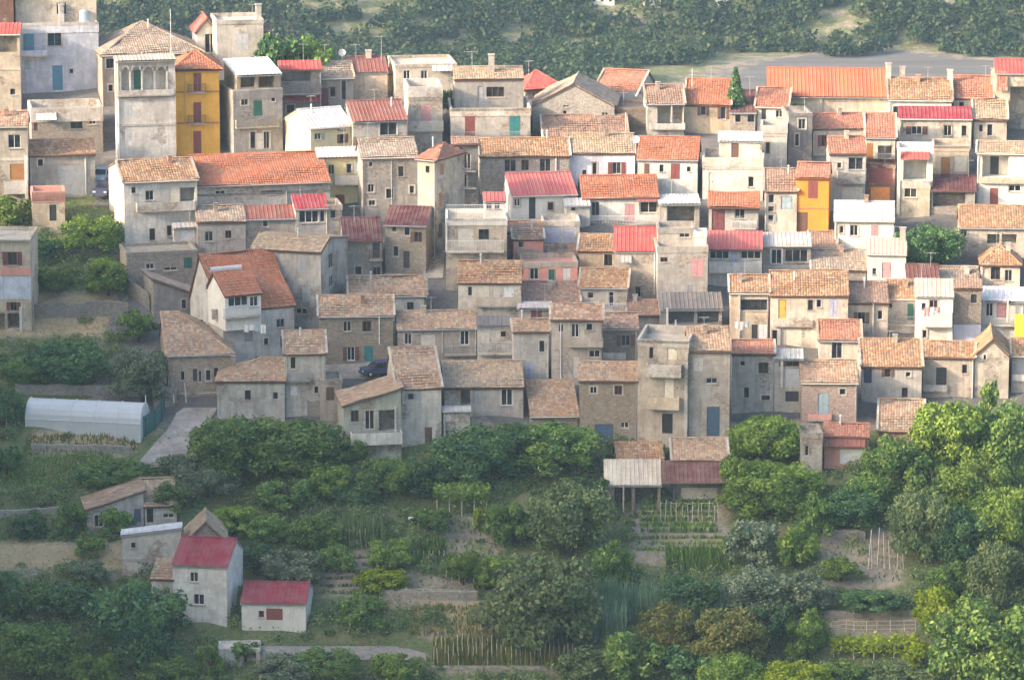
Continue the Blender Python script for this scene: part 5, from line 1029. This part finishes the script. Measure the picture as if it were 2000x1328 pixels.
# reeds, corn and other upright blades
def blades(px0, px1, y0, y1, hm, n, kind, label, name='reed_clump', cat='reeds', wid=.045, seed=1, lean=.25, rows=0):
    r = np.random.default_rng(seed); V = []; F = []; base = hit((px0 + px1) / 2, y1)
    for i in range(n):
        py = y1 - (y1 - y0) * (r.random() if not rows else (r.integers(rows) + .1 * r.random()) / rows); p = hit(px0 + (px1 - px0) * r.random(), py); hh = hm * r.uniform(.6, 1.15); a = r.uniform(0, 6.28); l = lean * hh * r.random()
        dx, dy = math.cos(a), math.sin(a); wx, wy = -dy * wid, dx * wid; o = p - base
        for (f, q) in ((0, 1), (.55, .9), (1, .1)):
            c = (o.x + dx * l * f * f, o.y + dy * l * f * f, o.z + hh * f * (1 - .12 * f)); V += [(c[0] - wx * q, c[1] - wy * q, c[2]), (c[0] + wx * q, c[1] + wy * q, c[2])]
        k = 6 * i; F += [(k, k + 1, k + 3, k + 2), (k + 2, k + 3, k + 5, k + 4)]
    me = bpy.data.meshes.new(name); me.from_pydata(V, [], F); ca = me.color_attributes.new('Col', 'FLOAT_COLOR', 'CORNER')
    c = np.ones((2 * n, 4, 4), np.float32); c[..., 0] = np.repeat(r.random(n), 2)[:, None]; c[..., 1] = np.repeat(r.random(n), 2)[:, None]; ca.data.foreach_set('color', c.ravel())
    me.materials.append(LEAF[kind]); o = link(name, me); o.location = base; tag(o, label, cat, kind='stuff'); return o
blades(1135, 1222, 1190, 1256, 3.6, 1500, 'reed', 'tall blue green reed stand in the lower centre', seed=2)
blades(1225, 1420, 1170, 1215, 2.4, 1800, 'reed', 'long blue green reed bed below the corn', seed=3)
blades(1300, 1425, 1085, 1118, 1.9, 800, 'green', 'plot of green corn under the pale blossoming tree', 'corn_plot', 'corn', .07, 4, .35, 4)
blades(662, 752, 1035, 1072, 2.4, 330, 'grey', 'clump of tall reeds and canes in the middle left garden', seed=5, wid=.06)
blades(800, 870, 1060, 1100, 1.2, 300, 'green', 'rows of green vegetables on the middle terrace', 'vegetable_rows', 'vegetables', .08, 6, .5, 4)
blades(845, 1125, 1255, 1300, 1.7, 1500, 'gold', 'field of dry staked beans at the bottom centre', 'bean_field', 'beans', .06, 7, .3, 5)
blades(1250, 1400, 975, 1040, .7, 900, 'green', 'kitchen garden plants below the maroon sheet roof', 'kitchen_garden', 'vegetables', .08, 8, .6, 6)
blades(1605, 1760, 1060, 1140, .35, 320, 'green', 'sparse weeds on the grey poled plot', 'weeds', 'weeds', .06, 9, .6)
blades(622, 722, 1078, 1160, .5, 420, 'grey', 'straggling plants on the bare soil right of the loquat tree', 'vegetable_rows', 'vegetables', .07, 41, .6, 6)
blades(862, 1000, 1015, 1088, .45, 420, 'green', 'scattered weeds round the bare path and lime sapling', 'weeds', 'weeds', .06, 42, .6)
blades(1245, 1420, 1042, 1075, .55, 420, 'bright', 'low green rows between the stakes and the corn', 'vegetable_rows', 'vegetables', .07, 43, .6, 3)
blades(800, 960, 1185, 1242, .6, 800, 'gold', 'dry grass bank above the bean field', 'dry_grass_bank', 'grass', .05, 44, .6)
blades(0, 220, 885, 955, .45, 1500, 'bright', 'bright grassy terrace below the polytunnel', 'grass_terrace', 'grass', .05, 45, .6)
blades(50, 265, 852, 884, .5, 700, 'gold', 'dry weeds along the front of the polytunnel', 'weeds', 'weeds', .05, 46, .6)
# low weeds and grass over all open ground
def scatter_cover():
    r = np.random.default_rng(11); n = 170000
    X = r.uniform(-62, 62, n); Y = r.uniform(376, 486, n)
    Zg = ground(X, Y); f = Y * CP - (Zg - CAMZ) * SP; px = 1000 + FPX * X / f
    ok = ((Y < 434) | ((px < 262) & (Y < 482))) & (px > -60) & (px < 2060)
    py = 664 - FPX * (Y * SP + (Zg - CAMZ) * CP) / f
    for (a, b, c, d) in ((620, 1085, 710, 1150), (1600, 1040, 1760, 1140), (260, 800, 420, 912), (40, 770, 290, 855), (420, 1262, 830, 1292), (640, 700, 745, 745)): ok &= ~((px > a) & (px < c) & (py > b) & (py < d) & (r.random(n) < .93))
    dn = (np.sin(X * .5) + np.sin(Y * .43 + 1) + np.sin(X * .21 - Y * .3)) / 3; ok &= r.random(n) < (.62 + .45 * dn)
    X, Y, Zg, px, py = X[ok], Y[ok], Zg[ok], px[ok], py[ok]; n = len(X)
    hgt = r.uniform(.02, .38, n) * (1 + np.clip(np.sin(X * .8) * np.sin(Y * .7), 0, 1))
    return np.stack([X, Y, Zg + hgt], -1), r, px, py
P_, r_, px_, py_ = scatter_cover()
dry_ = np.zeros(len(px_), bool)
for (a, b, c, d) in ((-80, 575, 250, 655), (-80, 1062, 250, 1110), (60, 842, 265, 885), (820, 1180, 960, 1240)): dry_ |= (px_ > a) & (px_ < c) & (py_ > b) & (py_ < d)
up = np.tile([0, 0, .8], (len(P_), 1))
o = link('ground_plants', leaf_mesh('ground_plants', P_[~dry_], up[~dry_], .12, r_, LEAF['green'])); tag(o, 'low green weeds and grass covering the garden slope', 'weeds', kind='stuff')
LEAF['straw'] = leaf_material('straw', (.42, .33, .19), (.55, .44, .26), (.30, .27, .13))
o = link('dry_grass', leaf_mesh('dry_grass', P_[dry_], up[dry_], .16, r_, LEAF['straw'], aspect=.3)); tag(o, 'dry yellow grass on the open terraces at the left', 'grass', kind='stuff')
# undergrowth: low shrub masses that fill the gardens
def undergrowth():
    r = np.random.default_rng(13); PP = []; NN = []; KK = []; n = 0
    free = ((600, 1065, 725, 1165), (1595, 1030, 1770, 1150), (250, 790, 430, 925), (30, 765, 330, 900), (415, 1240, 840, 1300), (625, 690, 750, 750), (850, 1005, 1000, 1095), (740, 1125, 935, 1185), (1240, 955, 1430, 1112), (835, 1225, 1130, 1315), (465, 1130, 620, 1240), (235, 1010, 470, 1110), (1615, 1185, 1795, 1300), (-80, 560, 255, 660), (-80, 1055, 240, 1115), (-80, 880, 240, 955), (1195, 940, 1290, 1010))
    while n < 2300:
        X = r.uniform(-62, 62); Y = r.uniform(376, 480); z = float(ground(X, Y)); px, py = project((X, Y, z))
        if px < -60 or px > 2060 or (Y > 431 and not (px < 235 and py > 420)): continue
        if any(a < px < c and b < py < d for a, b, c, d in free) and r.random() < .96: continue
        R = r.uniform(.45, 1.3); m = int(190 * R); d = r.normal(size=(m, 3)); d /= np.linalg.norm(d, axis=1, keepdims=True); d[:, 2] = np.abs(d[:, 2])
        PP.append(np.array([X, Y, z - .1]) + d * R * r.uniform(.45, 1, (m, 1)) * np.array([1, 1, r.uniform(.7, 1.5)])); NN.append(d + [0, 0, .3]); KK.append(np.full(m, r.uniform(0, 1))); n += 1
    return leaf_mesh('undergrowth', np.concatenate(PP), np.concatenate(NN), .125, r, LEAF['grey'], col=np.concatenate(KK))
o = link('undergrowth', undergrowth()); tag(o, 'tangled low green undergrowth between the garden trees', 'undergrowth', kind='stuff')
# far wood across the valley
def far_wood():
    r = np.random.default_rng(21); PP = []; NN = []; KK = []; n = 0
    while n < 4300:
        X = r.uniform(-135, 135); Y = r.uniform(955, 1150); z = float(ground(X, Y)); px, py = project((X, Y, z))
        if px > 1360 and py > 113 + 7 * math.sin(px * .02) - (px - 1360) * .03 and not (px > 1850 and py < 112): continue
        if Y < 1035 and px > 1250: continue
        if 690 < px < 760 and r.random() < .75 and py < 100: continue
        if r.random() < .8 * (math.sin(X * .13 + 1) * math.sin(Y * .12 + X * .03) > .45): continue
        R = r.uniform(1.5, 4.2); m = 80; d = r.normal(size=(m, 3)); d /= np.linalg.norm(d, axis=1, keepdims=True); d[:, 2] = np.abs(d[:, 2]) * 1.1
        PP.append(np.array([X, Y, z + .6]) + d * R * r.uniform(.55, 1, (m, 1))); NN.append(d + [0, 0, .3]); KK.append(np.full(m, r.uniform(.0, 1))); n += 1
    return leaf_mesh('far_wood', np.concatenate(PP), np.concatenate(NN), .5, r, LEAF['far'], col=np.concatenate(KK), aspect=.8)
o = link('far_wood', far_wood()); tag(o, 'hazy wooded slope across the valley behind the town', 'wood', kind='stuff')
# ================================================================ garden structures, cars, far houses, haze
def root_at(name, p, rz, label, cat, group=None):
    o = bpy.data.objects.new(name, None); C.objects.link(o); o.location = p; o.rotation_euler = (0, 0, rz); tag(o, label, cat, group); return o
# polytunnel
def film():
    m, nt, b = newmat('plastic_film'); pos = nd(nt, 'ShaderNodeNewGeometry').outputs['Position']
    c = mixcol(nt, ramp(nt, noise(nt, pos, .9, 5, .7), .35, .7), (.92, .93, .95), (.78, .80, .82)); nt.links.new(c, b.inputs['Base Color']); b.inputs['Roughness'].default_value = .35
    tr = nd(nt, 'ShaderNodeBsdfTranslucent'); tr.inputs[0].default_value = (.85, .88, .9, 1); tp = nd(nt, 'ShaderNodeBsdfTransparent')
    m1 = nd(nt, 'ShaderNodeMixShader'); m1.inputs[0].default_value = .3; nt.links.new(b.outputs[0], m1.inputs[1]); nt.links.new(tr.outputs[0], m1.inputs[2])
    m2 = nd(nt, 'ShaderNodeMixShader'); m2.inputs[0].default_value = .18; nt.links.new(m1.outputs[0], m2.inputs[1]); nt.links.new(tp.outputs[0], m2.inputs[2])
    nt.links.new(m2.outputs[0], nt.nodes['Material Output'].inputs[0]); return m
FILM = film()
pa = hit(48, 846); pb = hit(276, 850); pc = (pa + pb) / 2; rz = math.radians(-11)
tun = root_at('polytunnel', pc, rz, 'long translucent plastic polytunnel on the left terrace', 'polytunnel'); Lh = (pb - pa).length / 2 / math.cos(rz); wd = 3.4
def prof(k): t = math.pi * k / 10; return (wd / 2 - math.cos(t) * wd / 2, 1.25 + 1.75 * math.sin(t)) if 0 < k < 10 else (0 if k == 0 else wd, 1.25)
pr_ = [(0, -.6)] + [prof(k) for k in range(11)] + [(wd, -.6)]
for q in range(5):
    m = MB(); xa = -Lh + 2 * Lh * q / 5 + .02; xb = -Lh + 2 * Lh * (q + 1) / 5 - .02
    for (a, b) in zip(pr_, pr_[1:]): m.face([(xa, a[0], a[1]), (xb, a[0], a[1]), (xb, b[0], b[1]), (xa, b[0], b[1])])
    m.obj('film_panel', FILM, tun)
for q in range(6):
    m = MB(); x = -Lh + 2 * Lh * q / 5; m.tube([(x, a[0] * 1.02 - .04, a[1] + .03) for a in pr_], [.05] * len(pr_), 5); m.obj('hoop', paint('white'), tun)
for x in (-Lh, Lh):
    m = MB(); m.face([(x, a[0], a[1]) for a in pr_]); m.obj('end_sheet', FILM, tun)
m = MB(); m.tube([(-Lh, -.06, 1.3), (Lh, -.06, 1.3)], [.04, .04], 5); m.obj('side_rail', paint('white'), tun)
# slim posts by the polytunnel
for (x, y, h, l) in ((13, 838, 2.6, 'thin pale post left of the polytunnel'), (285, 822, 2.6, 'white post behind the green net fence'), (641, 975, 2.2, 'white stake in the left garden'), (1090, 345, 1.5, 'white stake beside the sunlit old roof')):
    p = hit(x, y); m = MB(); m.tube([(0, 0, -.3), (0, 0, h * .5), (.02, 0, h)], [.06, .055, .05], 6); o = m.obj('post', paint('white')); o.location = p; tag(o, l, 'post')
# net fence
def net_mat():
    m, nt, b = newmat('green_net'); b.inputs['Base Color'].default_value = (.02, .13, .12, 1); b.inputs['Roughness'].default_value = .7
    tp = nd(nt, 'ShaderNodeBsdfTransparent'); mx = nd(nt, 'ShaderNodeMixShader'); mx.inputs[0].default_value = .12
    nt.links.new(b.outputs[0], mx.inputs[1]); nt.links.new(tp.outputs[0], mx.inputs[2]); nt.links.new(mx.outputs[0], nt.nodes['Material Output'].inputs[0]); return m
pts = [hit(264, 860), hit(285, 852), hit(303, 838), hit(316, 822), hit(322, 804)]
fr = root_at('net_fence', pts[0], 0, 'teal green windbreak net fence curving beside the ramp', 'fence'); L0 = [p - pts[0] for p in pts]
for a, b in zip(L0, L0[1:]):
    m = MB(); m.face([a, b, b + Vector((0, 0, 2.1)), a + Vector((0, 0, 2.1))]); m.obj('net_panel', net_mat() if 'net' not in MATS else MATS['net'], fr)
for a in L0:
    m = MB(); m.tube([a + Vector((0, -.05, -.3)), a + Vector((0, -.05, 1.9))], [.05, .05], 6); m.obj('post', paint('dark'), fr)
# ramp, street strips, pale path: sheets following the ground
def strip(name, rows, mat, lift=.06):
    V = []; n = 8
    for (xa, xb, y) in rows:
        for k in range(n + 1):
            p = hit(xa + (xb - xa) * k / n, y); V.append((p.x, p.y, p.z + lift))
    F = [(r * (n + 1) + k, r * (n + 1) + k + 1, (r + 1) * (n + 1) + k + 1, (r + 1) * (n + 1) + k) for r in range(len(rows) - 1) for k in range(n)]
    me = bpy.data.meshes.new(name); me.from_pydata(V, [], F); me.materials.append(mat); return struct(link(name, me))
def rows(lst, n=10):
    out = []
    for (a, b) in zip(lst, lst[1:]):
        for k in range(n): t = k / n; out.append(tuple(a[i] + (b[i] - a[i]) * t for i in range(3)))
    return out + [lst[-1]]
strip('ramp', rows([(262, 352, 915), (300, 372, 870), (328, 395, 840), (345, 420, 808), (360, 425, 798)]), wall_mat('grey'), .12)
strip('square', rows([(628, 742, 742), (634, 742, 700)]), wall_mat('grey'), .1)
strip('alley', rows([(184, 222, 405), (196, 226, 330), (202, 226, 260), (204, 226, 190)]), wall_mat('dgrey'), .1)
strip('street', rows([(740, 865, 545), (800, 868, 500), (850, 880, 470)]), wall_mat('grey'), .1)
strip('path', rows([(430, 832, 1290), (420, 832, 1276), (424, 780, 1262)], 5), wall_mat('stone'), .05)
# terrace walls
def twall(px0, y0, px1, y1, h, label, col='gstone', th=.35):
    n = 10; base = hit((px0 + px1) / 2, (y0 + y1) / 2); m = MB(); q = []; r = random.Random(int(px0))
    for k in range(n + 1):
        t = k / n; p = hit(px0 + (px1 - px0) * t, y0 + (y1 - y0) * t) - base; q.append((p, h * r.uniform(.85, 1.1)))
    for (a, ha), (b, hb) in zip(q, q[1:]):
        for zo, yo in ((0, 0),):
            A = [Vector((a.x, a.y, a.z - .8)), Vector((b.x, b.y, b.z - .8)), Vector((b.x, b.y, b.z + hb)), Vector((a.x, a.y, a.z + ha))]; B = [v + Vector((0, th, 0)) for v in A]
            m.face(A); m.face(list(reversed(B))); m.face([A[3], A[2], B[2], B[3]])
    for s, k in ((0, 0), (1, -1)):
        a, ha = q[k]; m.face([(a.x, a.y, a.z - .8), (a.x, a.y + th, a.z - .8), (a.x, a.y + th, a.z + ha), (a.x, a.y, a.z + ha)])
    o = m.obj('terrace_wall', wall_mat(col)); o.location = base; tag(o, label, 'wall', 'terrace walls in the gardens')
for a in [(745, 1170, 932, 1172, .8, 'low terrace wall with pale top on the middle terrace'), (60, 622, 250, 618, 1.5, 'rough retaining wall above the straw terrace at the left'), (0, 1012, 118, 1004, .7, 'grey wall left of the farm shed'),
          (30, 770, 330, 775, 1.1, 'stone retaining wall behind the polytunnel'), (60, 880, 255, 886, .7, 'broken stone edge below the polytunnel'), (860, 1052, 1000, 1062, .5, 'short stone edge by the bare path'),
          (1605, 1060, 1690, 1058, 1.2, 'grey block wall of the poled plot'), (1610, 1205, 1790, 1205, .6, 'low wall above the vine row'), (245, 570, 292, 606, 1.6, 'sloping wall below the basement wall house'), (300, 800, 345, 790, 2.0, 'grey wall at the top of the ramp'),
          (80, 500, 240, 506, .9, 'upper garden wall between the light green trees'), (840, 1308, 1130, 1310, .4, 'pale edge below the bean field'), (600, 812, 668, 818, 1.5, 'stone footing beside the beige stone block')]: twall(*a)
# staked rows: every stake a part
def stakes(px0, px1, y, n, h, label, lean=0.0, seed=3, wires=0):
    r = random.Random(seed); b0 = hit((px0 + px1) / 2, y); root = root_at('staked_row', b0, 0, label, 'stakes', 'staked rows in the gardens'); ps = []
    m = MB(); m.tube([(0, 0, -.3), (lean, 0, 1.0)], [.035, .028], 5); me = m.mesh('stake', paint('pale'))
    for k in range(n):
        p = hit(px0 + (px1 - px0) * (k + r.uniform(-.2, .2)) / max(1, n - 1), y + r.uniform(-2, 2)) - b0; o = link('stake', me, root); o.location = p; o.scale = (1, 1, h * r.uniform(.8, 1.1)); o.rotation_euler = (r.uniform(-.06, .06), r.uniform(-.08, .08), r.uniform(0, 6)); ps.append(p)
    for z in range(wires):
        m = MB(); m.tube([p + Vector((0, 0, h * (.9 - .35 * z))) for p in ps], [.018] * len(ps), 4); m.obj('wire', paint('pale'), root)
stakes(848, 1120, 1298, 30, 1.9, 'front row of thin stakes in the bean field', seed=3); stakes(852, 1100, 1278, 26, 1.8, 'back row of thin stakes in the bean field', seed=4)
stakes(1290, 1405, 1018, 12, 2.0, 'row of stakes in the kitchen garden below the maroon roof', seed=5, wires=1)
stakes(1694, 1712, 1112, 3, 4.2, 'three tall pale poles on the grey plot, left', seed=6); stakes(1728, 1764, 1112, 4, 3.6, 'leaning pale poles on the grey plot, right', seed=7)
stakes(1625, 1785, 1232, 8, 1.1, 'wired posts of the plot above the vine row', seed=8, wires=3); stakes(498, 540, 1052, 6, 1.7, 'pale stakes above the loquat tree', seed=9); stakes(675, 712, 1068, 6, 1.8, 'brown canes standing in the reed clump', seed=10)
stakes(800, 866, 1098, 8, 1.3, 'stakes of the vegetable rows on the middle terrace', seed=12); stakes(872, 936, 1140, 6, 1.9, 'stakes round the staked bean bush', seed=13); stakes(745, 930, 1168, 8, .9, 'fence posts along the low terrace wall', seed=14, wires=2)
# pergolas with vines
def pergola(px0, px1, y, h, dep, label, kind, seed):
    b0 = hit((px0 + px1) / 2, y); s = FPX / b0.y; W = (px1 - px0) / s; root = root_at('pergola', b0, 0, label, 'pergola'); r = np.random.default_rng(seed)
    for k in range(5):
        for yy in (0, dep):
            m = MB(); x = -W / 2 + W * k / 4; m.tube([(x, yy, -.6), (x, yy, h)], [.05, .05], 6); m.obj('post', paint('pale'), root)
    for yy in (0, dep):
        m = MB(); m.tube([(-W / 2, yy, h), (W / 2, yy, h)], [.05, .05], 6); m.obj('beam', paint('pale'), root)
    n = int(W * dep * 95); P = np.stack([r.uniform(-W / 2 - .3, W / 2 + .3, n), r.uniform(-.4, dep + .3, n), h + r.normal(.1, .16, n) + .15 * np.sin(np.arange(n))], -1)
    ed = r.random(n) < .25; P[ed, 1] = -.3; P[ed, 2] -= r.uniform(0, .8, ed.sum())
    link('vine_leaves', leaf_mesh('vine_leaves', P, np.tile([0, -.2, 1.], (n, 1)), .18, r, LEAF[kind]), root)
pergola(852, 952, 1008, 2.3, 2.4, 'vine pergola on posts below the dark tree, centre', 'bright', 31); pergola(1625, 1788, 1290, 1.6, 1.8, 'long bright vine row on posts at the bottom right', 'lime', 32)
# white garden table
gt = root_at('garden_table', hit(808, 1026), math.radians(6), 'small white garden table beside the vegetable rows', 'table')
m = MB(); m.box(-.5, .5, -.3, .3, .72, .78); m.obj('table_top', paint('white'), gt)
for sx in (-.44, .44):
    for sy in (-.25, .25):
        m = MB(); m.box(sx - .035, sx + .035, sy - .035, sy + .035, -.1, .718); m.obj('leg', paint('white'), gt)
# cars
def car(px, y, rz, col, label):
    root = root_at('car', hit(px, y) + Vector((0, 0, .1)), rz, label, 'car', 'parked cars'); w = .82
    body = [(-2.0, .25), (-1.95, .75), (-1.15, .86), (1.35, .9), (1.9, .82), (2.0, .3)]; cab = [(-1.1, .86), (-.45, 1.42), (.9, 1.45), (1.5, .9)]
    m = MB(); m.prism([(x, z) for x, z in reversed(body)], -w, w); m.prism([(x, z) for x, z in reversed([(-1.1, .84), (-.5, 1.4), (.9, 1.43), (1.5, .86)])], -w * .88, w * .88); m.obj('body', paint(col, .3), root)
    g = glass_mat(); t = w * .885
    for s in (-1, 1):
        m = MB(); m.face([(-.9, s * t, .92), (.15, s * t, .92), (.15, s * t, 1.34), (-.45, s * t, 1.34)][::-s]); m.face([(.22, s * t, .92), (1.25, s * t, .95), (.85, s * t, 1.35), (.22, s * t, 1.34)][::-s]); m.obj('side_window', g, root)
        m = MB(); m.box(-2.02, -1.9, s * .6 - .15, s * .6 + .15, .55, .7); m.obj('headlight', paint('white', .2), root)
    m = MB(); m.face([(-1.07, -.62, .9), (-1.07, .62, .9), (-.54, .58, 1.37), (-.54, -.58, 1.37)]); m.obj('windscreen', g, root)
    for x in (-1.25, 1.2):
        for s in (-1, 1):
            m = MB(); m.tube([(x, s * w - s * .12, .3), (x, s * w + s * .03, .3)], [.31, .31], 14); wh = m.obj('wheel', paint('black'), root)
            m = MB(); m.tube([(x, s * w, .3), (x, s * w + s * .04, .3)], [.17, .15], 10); m.obj('rim', paint('lgrey'), wh)
car(200, 356, math.radians(80), 'lblue', 'pale blue car parked at the top of the alley'); car(203, 382, math.radians(82), 'navy', 'dark blue car parked below the pale blue car in the alley'); car(742, 734, math.radians(20), 'navy', 'dark blue car on the small square')
# stone stairs beside the ramp
st = root_at('outdoor_stair', hit(352, 802), math.radians(8), 'dark wooden stair below the stone house beside the ramp', 'stair')
for k in range(8):
    m = MB(); m.box(-.55, .55, k * .28, k * .28 + .3, k * .2 - .3, k * .2); m.obj('step', wall_mat('bstone'), st)
for s in (-.6, .6):
    m = MB(); m.tube([(s, 0, .8), (s, 2.2, 2.5)], [.05, .05], 5); m.obj('handrail', paint('pale'), st)
# overhead cables between houses
def at_house(lab, u, z, off=.0):
    o = HOUSES[lab]; return o.location + Matrix.Rotation(o.rotation_euler.z, 3, 'Z') @ Vector((u, -off, z))
def cable(pa, pb, sag, label):
    m = MB(); n = 14; m.tube([(pb - pa) * (k / n) + Vector((0, 0, -sag * 4 * (k / n) * (1 - k / n))) for k in range(n + 1)], [.016] * (n + 1), 4); o = m.obj('overhead_cable', paint('dark')); o.location = pa; tag(o, label, 'cable', 'overhead cables')
def wpt(px, py, Y): d = ray(px, py); d = d / d.y; return Vector((d.x * Y, Y, CAMZ + d.z * Y))
cable(wpt(345, 205, 492), wpt(470, 228, 489), .5, 'cable from the ochre yellow house to the green shuttered house'); cable(wpt(830, 300, 474), wpt(950, 318, 472), .6, 'cable across the dark alley gap, top centre')
cable(wpt(1540, 285, 474), wpt(1690, 318, 471), .7, 'cable sagging past the grey stair tower'); cable(wpt(640, 640, 444), wpt(780, 650, 443), .5, 'cable over the small square'); cable(wpt(1420, 560, 449), wpt(1300, 590, 449), .5, 'cable beside the dark shaded porch')
# washing on lines
def washing(px, py, Y, n, label, cols):
    p = wpt(px, py, Y); root = root_at('washing_line', p, 0, label, 'laundry'); w = n * .55; r = random.Random(n + int(px))
    m = MB(); m.tube([(-w / 2 - .2, 0, 0), (w / 2 + .2, 0, 0)], [.012, .012], 4); m.obj('line', paint('grey'), root)
    for k in range(n):
        x = -w / 2 + k * .55; h = r.uniform(.5, 1.0); m = MB(); a = [(x + .5 * i / 4, .05 * math.sin(i * 1.7 + k)) for i in range(5)]
        for (xa, ya), (xb, yb_) in zip(a, a[1:]): m.face([(xa, ya, -h), (xb, yb_, -h), (xb, yb_ * .3, 0), (xa, ya * .3, 0)])
        m.obj('cloth', paint(cols[k % len(cols)]), root)
washing(498, 634, 437.3, 4, 'white washing hung below the dormer balcony of the modern house', ['white', 'white', 'lblue']); washing(1822, 600, 444, 3, 'pink and white washing on the cream house balcony', ['pink', 'white']); washing(1450, 628, 446, 3, 'washing beside the long dark window strip', ['white', 'pale', 'lblue'])
# far houses at the top edge
for (x0, x1, yt, yb, k, l) in ((1152, 1200, -16, 12, 'clean', 'distant white house at the top edge, left one of the row'), (1256, 1290, -20, 18, 'clean', 'distant white house with columns at the top edge'), (1302, 1342, -18, 16, 'lgrey', 'distant grey white house at the top edge'), (1348, 1368, -10, 14, 'clean', 'distant small white house at the top edge'), (1398, 1420, 0, 12, 'bluewhite', 'distant tiny white shed at the top edge')):
    d = ray((x0 + x1) / 2, yb); d = d / d.y; Y = 1062.0
    while float(ground(d.x * Y, Y)) < CAMZ + d.z * Y and Y < 1200: Y += .5
    s = FPX / Y / 1.0; W = (x1 - x0) / s; Hh = (yb - yt) / s
    root = root_at('far_house', Vector((d.x * Y, Y, CAMZ + d.z * Y)), 0, l, 'house', 'far houses across the valley'); m = MB(); m.box(-W / 2, W / 2, 0, 6, -6, Hh); m.obj('wall', wall_mat(k), root)
    m = MB(); m.slab([(-W / 2 - .3, -.3, Hh + .05), (W / 2 + .3, -.3, Hh + .05), (W / 2 + .2, 6.3, Hh + 1.2), (-W / 2 - .2, 6.3, Hh + 1.2)], .2); m.obj('roof', paint('white'), root)
    n = max(1, int(W / 1.9))
    for q in range(n):
        m = MB(); x = -W / 2 + W * (q + .5) / n; m.box(x - .35, x + .35, -.05, .02, Hh * .3, Hh * .3 + 1.2); m.obj('window', glass_mat(), root)
# haze
m, nt, b = newmat('haze'); nt.nodes.remove(b)
pv = nd(nt, 'ShaderNodeVolumePrincipled'); pv.inputs['Color'].default_value = (.50, .76, 1, 1); pv.inputs['Density'].default_value = HAZE; pv.inputs['Anisotropy'].default_value = .15
nt.links.new(pv.outputs[0], nt.nodes['Material Output'].inputs['Volume'])
hz = MB(); hz.box(-720, 720, -170, 1520, -61.5, 112); o = hz.obj('haze', m); tag(o, 'thin pale haze filling the valley air', 'haze', kind='stuff')
dup = {k: v for k, v in LABELS.items() if len(v) > 1}
if dup: print('SAME LABELS', dup)
